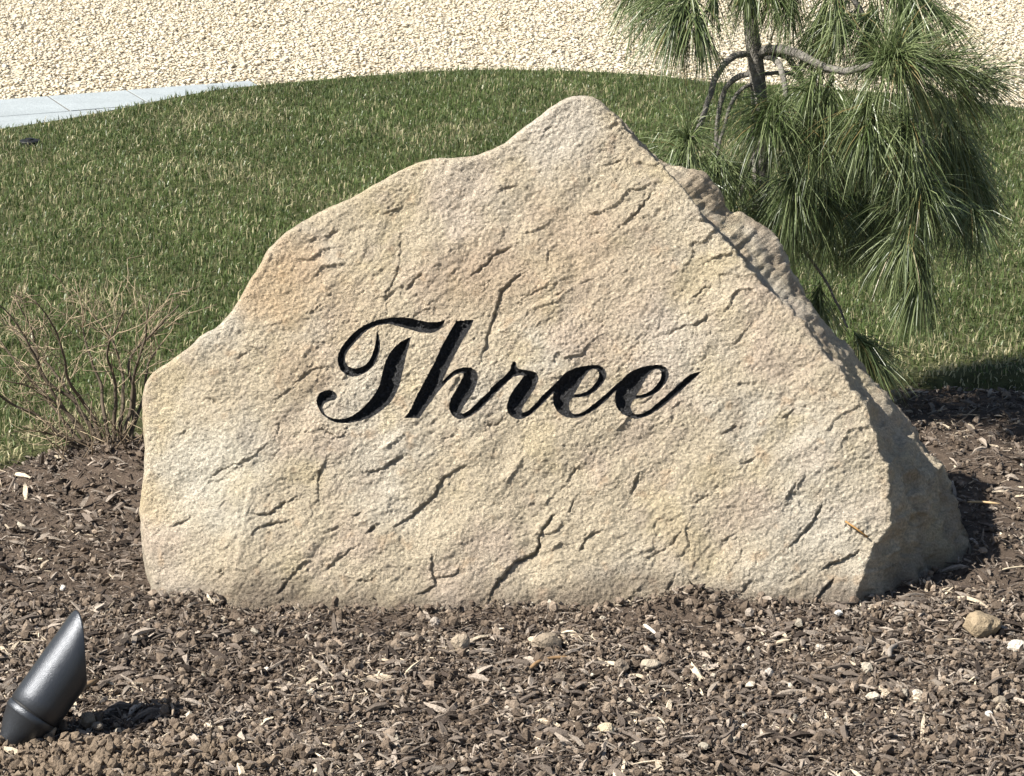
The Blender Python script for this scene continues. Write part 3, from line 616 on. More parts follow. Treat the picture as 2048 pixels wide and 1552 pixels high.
ROCKS = [  # px, py of the middle, width px, height px, colour, label
 (1962, 1250, 84, 52, (.30, .235, .155), 'largest loose tan stone, lying in the mulch right of the boulder', 'stone'),
 (2034, 1292, 44, 26, (.58, .53, .45), 'cream white stone near the right edge below the largest tan stone', 'stone'),
 (922, 1287, 46, 34, (.36, .295, .22), 'beige stone in front of the boulder, left of the darker pointed clod', 'stone'),
 (1096, 1284, 60, 38, (.27, .22, .165), 'brown pointed clod with a black shadow, in front of the boulder', 'clod'),
 (1213, 1462, 38, 32, (.50, .42, .29), 'yellowish cream angular pebble alone at the bottom middle', 'pebble'),
 (871, 1245, 22, 22, (.36, .31, .26), 'small grey stone touching the foot of the boulder', 'pebble'),
 (1677, 1226, 18, 12, (.72, .68, .61), 'bright white pebble below the boulder near its right corner', 'pebble'),
 (1834, 1390, 32, 24, (.55, .48, .38), 'pale cream pebble with flat top, right part of the mulch', 'pebble'),
 (1746, 1392, 28, 16, (.52, .45, .36), 'flat cream pebble beside the pale cream pebble', 'pebble'),
 (1538, 1346, 22, 18, (.48, .43, .37), 'small round pale pebble in the mulch below the boulder', 'pebble'),
 (1640, 1295, 22, 14, (.50, .43, .35), 'small tan pebble in the dark mulch patch', 'pebble'),
 (1490, 1452, 17, 10, (.70, .66, .58), 'tiny white flat pebble near the bottom', 'pebble'),
 (1978, 1427, 18, 12, (.70, .67, .60), 'tiny white chip near the lower right edge', 'pebble'),
 (1300, 1328, 44, 20, (.40, .34, .26), 'long flat beige stone below the white splinter', 'stone'),
 (1242, 1332, 34, 30, (.22, .18, .14), 'rough brown clod left of the long flat beige stone', 'clod'),
 (1120, 1355, 30, 24, (.19, .155, .12), 'round brown clod, one of a pair in the middle of the mulch', 'clod'),
 (92, 1462, 46, 30, (.235, .185, .13), 'angular soil clod resting against the spotlight', 'clod'),
 (150, 1474, 30, 24, (.22, .17, .12), 'small square soil clod right of the angular one', 'clod'),
 (176, 1440, 32, 32, (.21, .17, .125), 'rounded soil clod at the edge of the spotlight shadow', 'clod'),
 (196, 1452, 26, 18, (.19, .165, .135), 'greyish pebble tucked behind the rounded soil clod', 'pebble'),
 (1500, 1225, 20, 18, (.34, .29, .24), 'small grey brown stone below the heaped mulch at the boulder', 'pebble'),
 (533, 1338, 14, 10, (.62, .57, .49), 'tiny pale pebble in the mulch right of the spotlight', 'pebble'),
 (600, 1290, 13, 11, (.55, .50, .42), 'tiny cream pebble on the bare mulch before the boulder', 'pebble'),
 (2000, 1402, 30, 20, (.30, .25, .19), 'dull brown stone near the right edge', 'stone'),
 (126, 1176, 14, 12, (.62, .58, .52), 'tiny white pebble left of the boulder', 'pebble')]
for i, (px, py, w, h, col, lab, cat) in enumerate(ROCKS):
    p = gp(px, py + h * .35); ppm = FPX / p[1]
    W, Hh = w / ppm, h / ppm
    z = float(bed_z([p[0]], [p[1]])[0])
    p = gp(px, py, z + Hh * .35 + (.012 if py > 1430 and px < 300 else .004))
    o = obj('clod' if cat == 'clod' else 'pebble' if cat == 'pebble' else 'stone', rock_mesh(cat, (W, W * .8, Hh * 1.15), col, i + 1, .26 if cat == 'clod' else .18), M_ROCK, loc=tuple(p))
    tag(o, lab, cat)

# larger single sticks, straws and splinters
def stick(name, px0, px1, r, col, label, cat, lift=.006, bend=.1):
    a, b = gp(*px0), gp(*px1); a[2] = float(bed_z([a[0]], [a[1]])[0]) + lift; b[2] = float(bed_z([b[0]], [b[1]])[0]) + lift
    a, b = gp(*px0, a[2]), gp(*px1, b[2])
    t = np.linspace(0, 1, 7)[:, None]; d = b - a; pr = np.array([-d[1], d[0], 0]); P = a + d * t + pr * bend * np.sin(t * math.pi) + np.array([0, 0, .15]) * np.linalg.norm(d) * t * (1 - t) * .5
    V, Q_, T = tube(P, r * np.array([.7, 1, 1.05, .95, 1, .9, .5]), 6)
    return tag(obj(name, mesh_np(name, V, [Q_, T], np.tile(col, (len(V), 1)), True), M_TWIG), label, cat)
stick('stick', (140, 1412), (196, 1360), .0055, (.21, .145, .085), 'thick brown stick lying beside the spotlight', 'stick', .010)
stick('splinter', (1288, 1250), (1312, 1268), .0028, (.66, .61, .53), 'white wood splinter in front of the boulder', 'splinter', .008, .02)
stick('bark_strip', (1060, 1337), (1150, 1316), .0035, (.24, .15, .075), 'curved orange brown bark strip below the pointed clod', 'bark', .008, .18)
stick('straw', (2005, 1139), (2060, 1133), .0016, (.55, .46, .32), 'dry straw on the mulch at the right edge of the boulder shadow', 'straw', .012, .03)
stick('straw', (1935, 1004), (2000, 1008), .0022, (.50, .36, .20), 'pale orange straw behind the right side of the boulder', 'straw', .012, .03)
stick('stick', (1450, 1360), (1490, 1322), .0032, (.10, .075, .055), 'dark broken stick in the middle right mulch', 'stick', .008)
stick('stick', (1780, 1312), (1800, 1288), .0040, (.23, .20, .17), 'short grey stick leaning in the right mulch', 'stick', .012)
stick('twig', (1950, 1485), (2000, 1475), .0016, (.5, .43, .33), 'thin pale twig near the lower right corner', 'twig', .008)
stick('twig', (320, 1395), (345, 1430), .0022, (.28, .22, .16), 'thin forked looking twig at the tip of the spotlight shadow', 'twig', .01)
V, Q_, T = tube([to3([uv(px, py)[0]], [uv(px, py)[1]], [.004])[0] for px, py in ((1690, 1043), (1712, 1058), (1735, 1075))], .0014, 5)
tag(obj('pine_needle', mesh_np('pine_needle', V, [Q_, T], np.tile((.36, .20, .07), (len(V), 1)), True), M_TWIG), 'orange dry pine needle stuck on the lower right of the boulder face', 'needle')

# ------------------------------------------------------------------ lawn
def grass(n, y0, y1, spread, hsc, side=0):
    y = np.sqrt(rng.uniform(y0 * y0, y1 * y1, n)); x = rng.uniform(-1, 1, n) * (y * .1875 * spread + .12)
    if side: e = y * .1875 * 1.15 + .12; x = np.where(rng.uniform(0, 1, n) < .5, -1, 1) * (e + rng.uniform(0, 1, n) ** 1.3 * side)
    k = (y > near_y(x) - .012 + .014 * rng.normal(size=n)) & (y < far_y(x) + .012 * rng.normal(size=n)); x, y = x[k], y[k]; n = len(x)
    dry_n = sstep(.40, .0, y - near_y(x)); thin = (dry_n > rng.uniform(.45, 1.8, n)); x, y, dry_n = x[~thin], y[~thin], dry_n[~thin]; n = len(x)
    cl = fbm(xyz(x * 9, y * 9, 2), 3)
    h = hsc * rng.uniform(.55, 1.25, n) * (1 + .45 * cl) * (1 - .25 * dry_n)
    az = rng.uniform(0, 6.283, n); lean = np.abs(rng.normal(.55, .45, n)); dx, dy = np.cos(az) * lean, np.sin(az) * lean
    wa = az + 1.57 + rng.normal(0, .7, n); w = rng.uniform(.0009, .0017, n); wx, wy = np.cos(wa) * w, np.sin(wa) * w
    z0 = lawn_z(x, y) - .003
    v = np.empty((n, 5, 3))
    mx, my, mz = x + dx * h * .30, y + dy * h * .30, z0 + h * .58
    v[:, 0] = np.stack([x - wx, y - wy, z0], 1); v[:, 1] = np.stack([x + wx, y + wy, z0], 1)
    v[:, 2] = np.stack([mx + wx * .85, my + wy * .85, mz], 1); v[:, 3] = np.stack([mx - wx * .85, my - wy * .85, mz], 1)
    v[:, 4] = np.stack([x + dx * h, y + dy * h, z0 + h * np.clip(1.0 - .33 * lean, .25, 1)], 1)
    r = rng.uniform(0, 1, n); pd = .11 + .30 * sstep(.08, .42, fbm(xyz(x * 2.1, y * 2.1, 22), 3)) + .10 * sstep(-.4, -1.3, x) + .62 * dry_n + .10 * np.clip(fbm(xyz(x * 1.7, y * 1.7, 7), 2), -.5, 1)
    g1, g2 = np.array([.050, .084, .020]), np.array([.155, .195, .070])
    mixv = rng.uniform(0, 1, (n, 1)); col = g1 * (1 - mixv) + g2 * mixv
    col = np.where((r < pd)[:, None], np.array([.42, .38, .22]) * rng.uniform(.7, 1.25, (n, 1)), col)
    col = col * (1 + .35 * fbm(xyz(x * 2.2, y * 2.2, 12), 3) + .30 * fbm(xyz(x * 14, y * 10, 4), 2))[:, None]
    return v, np.repeat(col, 5, 0)
gr = [grass(70000, 4.5, 6.0, 1.25, .025), grass(170000, 6.0, 9.2, 1.15, .024), grass(52000, 4.6, 9.2, 1, .028, 1.3)]
V = np.concatenate([a.reshape(-1, 3) for a, _ in gr]); n = len(V) // 5; b = (np.arange(n) * 5)[:, None]
tag(obj('grass', mesh_np('grass', V, [b + np.array([[0, 1, 2, 3]]), b + np.array([[3, 2, 4]])], np.concatenate([c for _, c in gr])), M_GRASS), 'short green lawn grass with dry blades behind the boulder', 'grass', kind='stuff')

# ------------------------------------------------------------------ bluestone edging and gravel
E0, E1 = gp(-260, 222)[:2], gp(500, 164.5)[:2]; E0 = E0 - (E1 - E0) / np.linalg.norm(E1 - E0) * 1.3
#                               # outer edge of the edging
ed = (E1 - E0) / np.linalg.norm(E1 - E0); en = np.array([ed[1], -ed[0]])    # towards the lawn
edging = thing('stone_edging', (float(E0[0]), float(E0[1]), 0), 'light blue grey flat stone edging between the gravel drive and the lawn', 'edging')
def slab(a0, a1, b0, b1, z):
    """a bevelled slab between distances a along and b across the edging"""
    m_, th, bv = .0034, .05, .0006
    def ringp(ins, zz): return [E0 + ed * a + en * b_ for a, b_ in ((a0 + m_ + ins, b0 + m_ + ins), (a1 - m_ - ins, b0 + m_ + ins), (a1 - m_ - ins, b1 - m_ - ins), (a0 + m_ + ins, b1 - m_ - ins))], zz
    V = []
    for ins, zz in ((0, z - th), (0, z - bv), (bv, z)):
        r, zz = ringp(ins, zz); V += [(p[0], p[1], zz + (rng.uniform(-.0006, .0006))) for p in r]
    F = [(8, 9, 10, 11)] + [(k * 4 + i, k * 4 + (i + 1) % 4, k * 4 + 4 + (i + 1) % 4, k * 4 + 4 + i) for k in (0, 1) for i in range(4)]
    V = np.array(V); F = np.array(F)
    if np.cross(V[9] - V[8], V[10] - V[8])[2] < 0: F = F[:, ::-1]
    return mesh_np('paving_stone', V, F)
Ltot = np.linalg.norm(E1 - E0)
a_of = lambda px, py: float(np.dot(gp(px, py)[:2] - E0, ed))
cuts_a = [0, .55, 1.1, a_of(95, 195), a_of(258, 186), a_of(420, 176), Ltot]
for a0, a1 in zip(cuts_a[:-1], cuts_a[1:]): obj('paving_stone', slab(a0, a1, .0, .27, .0056 + rng.uniform(-.0005, .0005)), M_PAVER, edging)
cuts_b = [0, .75, 1.35, a_of(180, 215), a_of(330, 205), Ltot]
for a0, a1 in zip(cuts_b[:-1], cuts_b[1:]): obj('paving_stone', slab(a0, a1, .27, .62, .0056 + rng.uniform(-.0005, .0005)), M_PAVER, edging)
M_JOINT = mat('joint_sand', (.12, .115, .105), rough=.95)
obj('joint_bed', slab(-.01, Ltot, -.002, .62, .0034), M_JOINT, edging)
n = 76000
y = np.sqrt(rng.uniform(7.4 ** 2, 11.2 ** 2, n)); x = rng.uniform(-1, 1, n) * (y * .1875 + .35)
ns = 16000; ys = rng.uniform(7.0, 11.2, ns); y = np.concatenate([y, ys]); x = np.concatenate([x, np.where(rng.uniform(0, 1, ns) < .5, -1, 1) * (ys * .1875 + .35 + rng.uniform(0, 1.3, ns))])
k = (y > far_y(x) - .02); x, y = x[k], y[k]
rel2 = np.stack([x, y], 1) - E0; aa, bb = rel2 @ ed, rel2 @ en
k = ~((aa > -.3) & (aa < Ltot) & (bb > -.004 - .02 * rng.uniform(0, 1, len(x)) ** 4) & (bb < .7)); x, y = x[k], y[k]; n = len(x)
S_ = np.clip(rng.lognormal(math.log(.0056), .30, n), .003, .012)
OCT_V = np.array([(1, 0, 0), (0, 1, 0), (-1, 0, 0), (0, -1, 0), (.1, .1, 1), (-.1, 0, -1)]) * 1.15; OCT_F = np.array([(0, 1, 4), (1, 2, 4), (2, 3, 4), (3, 0, 4), (1, 0, 5), (2, 1, 5), (3, 2, 5), (0, 3, 5)])
v, f = scatter(OCT_V, [OCT_F], np.stack([x, y, -.011 + rng.uniform(0, .0045, n)], 1), np.stack([rng.normal(0, .3, n), rng.normal(0, .3, n), rng.uniform(0, 6.28, n)], 1), np.stack([S_ * rng.uniform(1, 1.5, n), S_, S_ * rng.uniform(.32, .55, n)], 1), .2)
r_ = rng.uniform(0, 1, (n, 1))
col = np.where(r_ < .5, (.545, .475, .35), np.where(r_ < .8, (.575, .52, .415), (.505, .425, .30))) * rng.uniform(.85, 1.15, (n, 1))
tag(obj('gravel', mesh_np('gravel', v, f, np.repeat(col, 6, 0), True), M_GRAVEL), 'cream pea gravel of the drive behind the lawn', 'gravel', kind='stuff')

# small dark spot in the lawn, built as a low black disc
c0 = gp(60, 296); disc_o = thing('dark_disc', (float(c0[0]), float(c0[1]), .0), 'small black round object half hidden in the grass near the grey edging', 'disc')
V, Q_, T = tube([c0 + np.array([0, 0, z]) for z in (-.02, .020, .0225, .024)], [.030, .030, .028, .018], 20)
obj('cap', mesh_np('cap', V, [Q_, T], smooth=False), M_GASKET, disc_o)
V, Q_, T = tube([c0 + np.array([0, 0, z]) for z in (.0235, .0275)], [.012, .011], 14)
obj('inner_disc', mesh_np('inner_disc', V, [Q_, T]), M_GASKET, disc_o)

# ------------------------------------------------------------------ weeping pine
PY = 5.0
TREE = gp(1530, 830); TREE[1] = PY
tb = np.array([pp(1530, 800, PY)[0], PY, float(bed_z([pp(1530, 800, PY)[0]], [PY])[0]) - .03])
pine = thing('pine_tree', tuple(tb), 'young weeping pine with long drooping needles behind the right side of the boulder', 'tree')
trunk_pts = [tb] + [pp(x, y, PY) for x, y in ((1527, 600), (1523, 400), (1519, 210), (1512, 130), (1503, 60), (1496, -60), (1500, -260), (1515, -480))]
tp = spline(trunk_pts, .03, corner=180)
tr_r = np.interp(np.linspace(0, 1, len(tp)), [0, .5, .8, 1], [.020, .0155, .011, .005]) * (1 + .10 * fbm(tp * 30, 2))
V, Q_, T = tube(tp, tr_r, 12); obj('trunk', mesh_np('trunk', V, [Q_, T], smooth=True), M_BARK, pine)
def needles(acc, origin, axis, shoot, n, length, spread=1.0, droop=1.0, up=0.0):
    """n long needles along a shoot: radiate from it, then hang"""
    axis = np.asarray(axis, float); axis /= np.linalg.norm(axis)
    ref = np.array([0, 0, 1.0]) if abs(axis[2]) < .9 else np.array([1.0, 0, 0])
    a = np.cross(axis, ref); a /= np.linalg.norm(a); b_ = np.cross(axis, a)
    s = rng.uniform(0, 1, n) ** .8; ph = rng.uniform(0, 6.283, n); th = np.clip(rng.normal(.80, .38, n), .1, 1.75) * spread
    d = np.cos(th)[:, None] * axis + np.sin(th)[:, None] * (np.cos(ph)[:, None] * a + np.sin(ph)[:, None] * b_)
    d[:, 2] += up; d /= np.linalg.norm(d, axis=1)[:, None]
    sag = np.array([0, 0, -1.0])
    o = origin + axis * (shoot * s)[:, None] + sag * (shoot * .25 * s * s)[:, None]
    Ln = length * rng.uniform(.7, 1.15, n); w = rng.uniform(.00060, .00105, n)
    side = np.cross(d, rng.normal(size=(n, 3))); side /= np.linalg.norm(side, axis=1)[:, None]
    ts = np.array([0, .33, .68, 1.0])
    g_ = (droop * rng.uniform(.5, 1.5, n))[:, None]
    P = [o]; dcur = d
    for k in range(3):
        dcur = d + sag * g_ * (ts[k] + ts[k + 1]) * .75; dcur /= np.linalg.norm(dcur, axis=1)[:, None]
        P.append(P[-1] + dcur * (Ln * (ts[k + 1] - ts[k]))[:, None])
    V = np.empty((n, 7, 3))
    for k, t in enumerate(ts[:3]):
        ww = (w * (1, .95, .7)[k])[:, None]; V[:, 2 * k] = P[k] - side * ww; V[:, 2 * k + 1] = P[k] + side * ww
    V[:, 6] = P[3]
    bi = (np.arange(n) * 7)[:, None]
    Q4 = np.concatenate([bi + np.array([[0, 1, 3, 2]]), bi + np.array([[2, 3, 5, 4]])]); T3 = bi + np.array([[4, 5, 6]])
    m_ = rng.uniform(0, 1, (n, 1)); m_ = m_ ** 1.4; col = np.array([.055, .085, .024]) * (1 - m_) + np.array([.23, .27, .125]) * m_
    ol_ = rng.uniform(0, 1, n) < .03; col[ol_] = (.22, .17, .07)
    acc.add(V.reshape(-1, 3), Q4, T3, np.repeat(col, 7, 0))
def tuft(parent, px, py, Y, axis, shoot, n, length=.135, spread=1.0, droop=1.0, up=0.0, shoots=1):
    o = pp(px, py, Y); acc = Acc()
    for s in range(shoots):
        ax = np.asarray(axis, float) / np.linalg.norm(axis) + (rng.normal(size=3) * .42 if s else 0)
        needles(acc, o + (rng.normal(size=3) * .012 if s else 0), ax, shoot * rng.uniform(.7, 1.15), n // shoots, length, spread, droop, up)
    obj('needle_tuft', acc.mesh('needle_tuft', False), M_NEEDLE, parent)
def branch(pts, r0, r1):
    P = spline([pp(*p) for p in pts], .012, corner=180); P = P + .0025 * np.stack([perlin(P * 40), perlin(P * 40 + 9), perlin(P * 40 + 5)], 1)
    rr_ = np.linspace(r0, r1, len(P)) * (1 + .18 * fbm(P * 60, 2)); V, Q_, T = tube(P, rr_, 8)
    return obj('branch', mesh_np('branch', V, [Q_, T], smooth=True), M_BARK, pine)
D = (0, 0, -1)
b1 = branch([(1508, 104, PY), (1470, 112, PY - .03), (1440, 140, PY - .06), (1424, 178, PY - .08), (1406, 230, PY - .10), (1387, 282, PY - .12)], .0068, .0045)
tuft(b1, 1387, 280, PY - .12, (-.15, -.2, -.8), .07, 520, .125, 1.15, .9, .25, 3)
b2 = branch([(1508, 146, PY), (1470, 156, PY + .02), (1450, 180, PY + .03), (1438, 230, PY + .03), (1430, 300, PY + .02)], .0058, .0040)
tuft(b2, 1430, 300, PY + .0, (.1, -.1, -1), .05, 220, .13, 1.0, .9, .1, 2)
b3 = branch([(1506, 166, PY), (1480, 180, PY - .02), (1462, 208, PY - .03), (1445, 262, PY - .04), (1436, 310, PY - .05)], .0040, .0028)
tuft(b3, 1440, 305, PY - .04, (.5, -.2, -.8), .05, 160, .12, 1.0, .9, .1, 2)
b4 = branch([(1518, 108, PY), (1545, 98, PY - .04), (1590, 106, PY - .09), (1640, 130, PY - .12), (1690, 142, PY - .14), (1750, 128, PY - .16)], .0095, .0060)
tuft(b4, 1755, 122, PY - .16, (.2, -.3, .1), .05, 620, .140, 1.4, .75, .25, 2)
tuft(b4, 1815, 132, PY - .15, (.9, -.1, .2), .09, 420, .145, .85, .75, .2, 2)
tuft(b4, 1890, 150, PY - .10, (.9, .1, .05), .08, 420, .150, .8, .85, .12, 2)
tuft(b4, 1735, 185, PY - .18, (-.1, -.3, -.9), .06, 360, .140, 1.0, .9, .1, 2)
tuft(b4, 1800, 225, PY - .16, (.1, -.3, -.9), .06, 360, .140, .9, .9, .08, 2)
tuft(b4, 1668, 140, PY - .14, (-.2, -.2, -.8), .05, 260, .120, 1.0, .9, .1, 2)
b5 = branch([(1526, 110, PY), (1555, 122, PY - .06), (1566, 150, PY - .10), (1572, 195, PY - .12)], .0065, .0050)
tuft(b5, 1558, 200, PY - .12, (-.15, -.3, -.6), .045, 480, .135, 1.25, .8, .2, 2)
b6 = branch([(1530, 106, PY), (1570, 112, PY - .02), (1598, 145, PY - .03), (1612, 190, PY - .05), (1640, 235, PY - .08)], .0060, .0040)
tuft(b6, 1650, 235, PY - .12, (-.2, -.3, -.7), .05, 480, .145, 1.15, .85, .15, 2)
tuft(b6, 1595, 335, PY - .12, (-.15, -.2, -.9), .05, 400, .140, .95, .85, .08, 2)
tuft(b6, 1655, 370, PY - .08, (.1, -.2, -.9), .05, 340, .130, .95, .85, .08, 2)
tuft(b6, 1575, 415, PY - .06, (-.05, -.1, -1), .04, 280, .125, .9, .85, .05, 2)
b7 = branch([(1516, 150, PY), (1550, 146, PY + .04), (1590, 150, PY + .08), (1610, 175, PY + .10), (1660, 250, PY + .14)], .0045, .0030)
tuft(b7, 1690, 270, PY + .14, (.1, .1, -1), .07, 520, .14, 1.0, .9, .1, 2)
tuft(b7, 1740, 330, PY + .12, (.2, .1, -1), .08, 620, .14, .9, .9, .05, 2)
tuft(b7, 1690, 400, PY + .12, (.05, 0, -1), .06, 520, .13, .9, .9, .05, 2)
tuft(b7, 1755, 420, PY + .10, (.05, 0, -1), .05, 420, .12, .9, .9, .05, 2)
b8 = branch([(1740, 135, PY - .14), (1800, 170, PY - .08), (1838, 250, PY - .09), (1848, 352, PY - .16)], .0058, .0040)
tuft(b8, 1850, 355, PY - .17, (-.05, -.3, -.8), .04, 460, .140, 1.35, .9, .2, 2)
tuft(b8, 1822, 430, PY - .18, (-.15, -.2, -1), .05, 340, .140, .85, .85, .05, 2)
tuft(b8, 1842, 500, PY - .18, (-.05, -.15, -1), .05, 340, .145, .62, .85, 0, 2)
tuft(b8, 1905, 400, PY - .12, (.4, 0, -.9), .05, 240, .13, .8, .9, .05, 2)
b9 = branch([(1760, 140, PY - .10), (1830, 160, PY - .02), (1890, 200, PY + .06), (1910, 260, PY + .08)], .0055, .0040)
tuft(b9, 1890, 205, PY + .06, (.3, 0, -.8), .07, 640, .145, 1.0, .9, .08, 2)
tuft(b9, 1925, 270, PY + .08, (.15, .1, -1), .07, 640, .14, .9, .9, .05, 2)
tuft(b9, 1860, 280, PY + .08, (0, .1, -1), .07, 640, .14, .9, .9, .05, 2)
tuft(b9, 1830, 330, PY + .12, (0, .1, -1), .08, 620, .14, .9, .9, .05, 2)
tuft(b9, 1945, 340, PY + .12, (.1, .1, -1), .06, 520, .13, .9, .9, .05, 2)
tuft(b9, 1790, 270, PY + .10, (0, .1, -1), .08, 620, .14, .9, .9, .05, 2)
tuft(b9, 1905, 340, PY + .08, (.05, .1, -1), .04, 420, .12, .8, .9, .05, 2)
b10 = branch([(1524, 430, PY), (1580, 470, PY + .02), (1650, 560, PY + .02), (1695, 655, PY - .03)], .0034, .0022)
tuft(b10, 1705, 660, PY - .04, (.5, -.2, -.7), .06, 380, .125, .85, .9, .12, 2)
tuft(b10, 1640, 560, PY + .02, (.1, 0, -1), .06, 240, .12, .8, .9, 0, 2)
b11 = branch([(1524, 300, PY), (1500, 330, PY + .05), (1478, 400, PY + .05)], .0050, .0035)
tuft(b11, 1480, 405, PY + .04, (.4, 0, -.7), .05, 260, .12, 1.1, .9, .15, 2)
# boughs above the frame, whose needles hang into it
b12 = branch([(1500, -20, PY), (1470, -60, PY - .05), (1430, -60, PY - .10), (1405, -10, PY - .12)], .0062, .0045)
tuft(b12, 1390, -35, PY - .12, (-.55, -.2, -.7), .06, 300, .150, .7, .8, .05, 3)
tuft(b12, 1385, -15, PY - .12, (-.30, -.15, -1), .06, 260, .125, .5, .85, 0, 3)
tuft(b12, 1430, -50, PY - .08, (-.15, -.1, -1), .04, 110, .11, .5, .85, 0, 3)
tuft(b12, 1500, -65, PY - .04, (-.05, -.1, -1), .05, 260, .11, .6, .85, 0, 3)
b13 = branch([(1500, -30, PY), (1560, -70, PY - .03), (1640, -60, PY - .05), (1700, -10, PY - .06), (1740, 50, PY - .06)], .0075, .0045)
tuft(b13, 1590, -85, PY - .06, (-.05, -.1, -1), .08, 240, .13, .6, .85, 0, 3)
tuft(b13, 1660, -40, PY - .06, (-.25, -.1, -1), .10, 260, .13, .6, .85, 0, 3)
tuft(b13, 1700, -10, PY - .06, (-.5, -.1, -.8), .09, 240, .135, .6, .85, 0, 3)
tuft(b13, 1745, 0, PY - .06, (.05, -.1, -1), .09, 400, .13, .65, .85, 0, 3)
tuft(b13, 1775, -45, PY - .02, (.5, -.1, -.7), .10, 420, .13, .6, .9, 0, 3)
b14 = branch([(1505, -200, PY), (1600, -260, PY + .02), (1720, -220, PY + .03), (1790, -120, PY + .03)], .0070, .0040)
for q_ in ((1640, -230), (1720, -190), (1790, -110)): tuft(b14, *q_, PY + .02, (.3, 0, -1), .13, 380, .14, .8, .9, 0, 3)
b15 = branch([(1503, -220, PY), (1420, -270, PY), (1340, -230, PY - .02), (1300, -150, PY - .02)], .0065, .0040)
for q_ in ((1400, -240), (1340, -210), (1310, -140)): tuft(b15, *q_, PY - .02, (-.3, 0, -1), .12, 340, .14, .8, .9, 0, 3)
b16 = branch([(1515, -470, PY), (1560, -520, PY), (1620, -460, PY)], .0050, .0030)
for q_ in ((1560, -510), (1615, -460), (1515, -480)): tuft(b16, *q_, PY, (.1, -.1, -1), .12, 300, .14, .9, .9, .1, 3)

# ------------------------------------------------------------------ bare shrub
SY = 4.72
sb = gp(200, 897, .04); SY = float(sb[1])
shrub = thing('shrub', (float(sb[0]), SY, .04), 'bare twiggy brown shrub at the lawn edge left of the boulder', 'shrub')
def grow(acc, p, d, L, r, depth, col):
    n_ = max(4, int(L / .012)); P = [p]; dd_ = np.array(d, float); dd_ /= np.linalg.norm(dd_)
    for i in range(n_):
        dd_ = dd_ + rng.normal(size=3) * .13 + np.array([0, 0, .02]); dd_ /= np.linalg.norm(dd_); P.append(P[-1] + dd_ * L / n_)
    P = np.array(P); V, Q_, T = tube(P, np.linspace(r, r * .5, len(P)), 5); acc.add(V, Q_, T, np.array(col) * rng.uniform(.8, 1.2))
    if depth > 0:
        for i in range(random.randint(1, 3)):
            k = random.randint(len(P) // 3, len(P) - 1); nd = dd_ * .7 + rng.normal(size=3) * np.array([.75, .55, .45]) + np.array([0, 0, .12])
            grow(acc, P[k], nd, L * random.uniform(.45, .75), r * .62, depth - 1, (.40, .32, .21) if random.random() < .55 else (.15, .115, .08))
STEMS = [([(170, 898), (95, 800), (30, 720), (-35, 640)], .04), ([(160, 900), (80, 835), (10, 800), (-50, 740)], -.06), ([(182, 895), (110, 790), (40, 660), (-10, 600)], -.03), ([(190, 893), (130, 822), (60, 775), (5, 760)], -.05), ([(198, 888), (150, 805), (85, 752), (68, 680), (35, 600)], .0), ([(205, 886), (172, 812), (138, 762), (112, 660), (70, 600)], -.10),
 ([(216, 880), (200, 770), (172, 690), (165, 620)], .06), ([(248, 885), (262, 800), (272, 740), (290, 672), (300, 600)], -.02), ([(240, 880), (246, 760), (228, 690), (188, 630)], .05),
 ([(262, 890), (268, 800), (262, 720), (330, 640), (356, 610)], .08), ([(196, 890), (110, 870), (60, 860)], -.08), ([(255, 890), (285, 800), (300, 720), (330, 680)], .10), ([(205, 890), (120, 760), (60, 690), (12, 640)], .10), ([(228, 885), (232, 780), (215, 700), (250, 620)], -.08)]
for pts_, dy in STEMS:
    m_ = len(pts_); P = spline([pp(x, y, SY + dy * i / (m_ - 1) + .03 * (i > 0)) for i, (x, y) in enumerate(pts_)], .01, corner=180)
    P[0][2] = float(bed_z([P[0][0]], [P[0][1]])[0]) - .01
    P = P + .004 * np.stack([perlin(P * 30), perlin(P * 30 + 3), 0 * P[:, 0]], 1)
    V, Q_, T = tube(P, np.linspace(.0042, .0011, len(P)), 6)
    st = obj('stem', mesh_np('stem', V, [Q_, T], np.tile((.10, .078, .055), (len(V), 1)), True), M_TWIG, shrub)
    acc = Acc()
    for i in range(9):
        k = int(len(P) * random.uniform(.35, .99)); k = min(k, len(P) - 2)
        d = (P[k + 1] - P[k]); d = d / np.linalg.norm(d) * .6 + rng.normal(size=3) * np.array([.65, .5, .4]) + np.array([0, 0, .25])
        grow(acc, P[k], d, random.uniform(.035, .085), .0011, 2, (.31, .245, .16))
    obj('twigs', acc.mesh('twigs'), M_TWIG, st)['kind'] = 'stuff'
# shorter twigs at its foot
acc = Acc()
for i in range(26):
    p = gp(random.uniform(120, 275), random.uniform(885, 915), .05); p[2] = float(bed_z([p[0]], [p[1]])[0])
    grow(acc, p, (random.uniform(-1, .8), random.uniform(-.5, .5), random.uniform(.25, 1.2)), random.uniform(.04, .11), .0014, 1, (.16, .12, .08))
obj('dead_twigs', acc.mesh('dead_twigs'), M_TWIG, shrub)['kind'] = 'stuff'

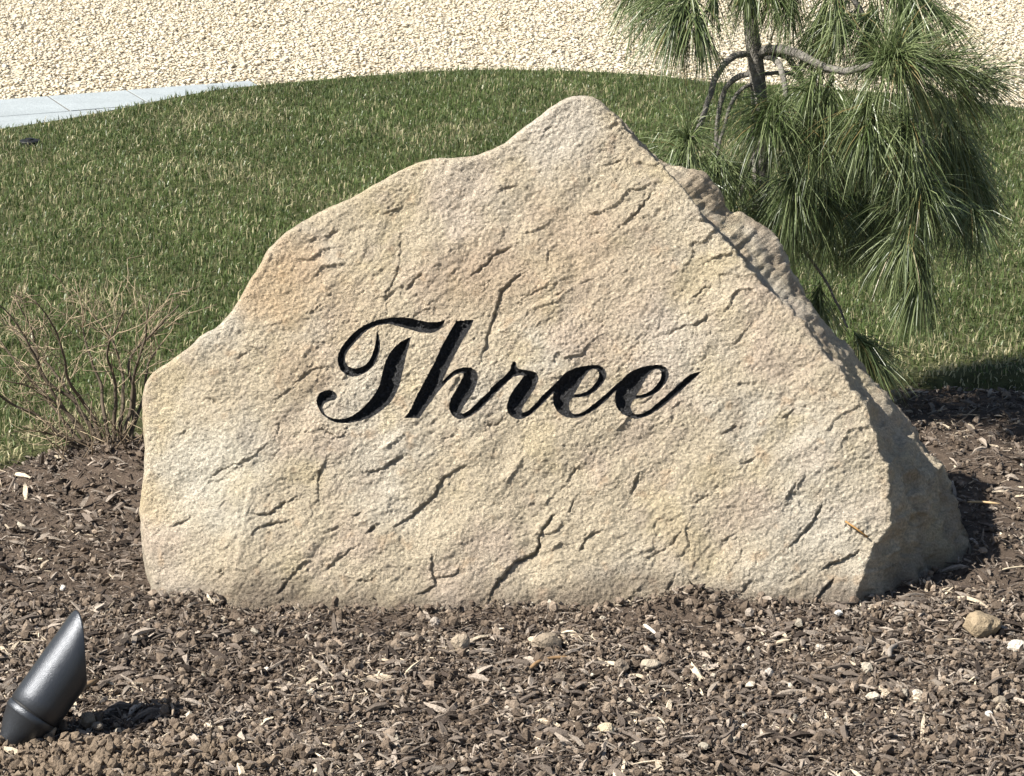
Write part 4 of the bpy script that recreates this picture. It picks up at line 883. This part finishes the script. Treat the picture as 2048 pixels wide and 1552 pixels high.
# ------------------------------------------------------------------ garden spotlight
LC = pp(68, 1424, 3.50); AX = np.array([.57, .36, .74]); AX /= np.linalg.norm(AX)
UPV = np.array([0, 0, 1.0]) - AX[2] * AX; UPV /= np.linalg.norm(UPV); SDV = np.cross(AX, UPV)
lamp = thing('garden_spotlight', tuple(LC - AX * .085), 'charcoal metal garden spotlight with slanted hood in the lower left corner', 'spotlight')
def lathe(prof, n=48, cut=None):
    """prof: (distance along the axis, radius); cut(phi) stretches the distance of each ring"""
    ph = np.arange(n) * 2 * math.pi / n; V = []
    for d, r in prof:
        dd_ = d if cut is None else cut(d, ph)
        V.append(LC + np.outer(np.broadcast_to(dd_, (n,)), AX) + r * (np.outer(np.cos(ph), UPV) + np.outer(np.sin(ph), SDV)))
    V = np.concatenate(V); m_ = len(prof); i = np.arange(m_ - 1)[:, None] * n; j = np.arange(n)[None]; j2 = (j + 1) % n
    return V, np.stack([i + j, i + j2, i + n + j2, i + n + j], -1).reshape(-1, 4)
RB = .0385
def hood_cut(d, ph): return d if d < .02 else .02 + (d - .02) * (.082 + .040 * np.cos(ph) + .006 * np.cos(2 * ph)) / .082
V, F = lathe([(.0012, RB - .004), (.0012, RB - .001), (.0022, RB), (.02, RB), (.05, RB), (.08, RB), (.1005, RB), (.102, RB - .0006), (.102, RB - .0028), (.1005, RB - .0034), (.06, RB - .0034), (.03, RB - .0034)], cut=hood_cut)
obj('hood', mesh_np('hood', V, F, smooth=True), M_LAMP, lamp)
V, F = lathe([(-.0013, RB - .004), (-.0013, RB - .0012), (.0013, RB - .0012), (.0013, RB - .004)]); obj('gasket', mesh_np('gasket', V, F), M_GASKET, lamp)
V, F = lathe([(-.0012, RB - .004), (-.0012, RB - .0008), (-.0022, RB), (-.010, RB), (-.0115, RB - .0008), (-.013, RB - .0018), (-.030, RB * .80), (-.048, RB * .56), (-.060, RB * .46), (-.068, RB * .40), (-.070, RB * .34), (-.0705, .001)])
obj('rear_housing', mesh_np('rear_housing', V, F, smooth=True), M_LAMP, lamp)
V, F = lathe([(.030, RB - .0036), (.031, RB * .5), (.0312, .0005)]); obj('lens', mesh_np('lens', V, F, smooth=True), M_LENS, lamp)
kn = LC - AX * .066
V, Q_, T = tube([kn + SDV * s for s in (-.012, -.0115, .0115, .012)], [.009, .0105, .0105, .009], 20); obj('knuckle', mesh_np('knuckle', V, [Q_, T], smooth=False), M_LAMP, lamp)
V, Q_, T = tube([kn + np.array([0, 0, -.002]), kn + np.array([-.004, 0, -.03]), kn + np.array([-.005, 0, -.09])], [.010, .009, .004], 10); obj('stake', mesh_np('stake', V, [Q_, T]), M_LAMP, lamp)
V, Q_, T = tube(spline([kn + np.array([-.004, -.004, -.012]), kn + np.array([-.016, -.012, .004]), kn + np.array([-.034, -.010, -.012]), kn + np.array([-.05, .0, -.05])], .006, corner=180), .0028, 8); obj('cable', mesh_np('cable', V, [Q_, T], smooth=True), M_GASKET, lamp)
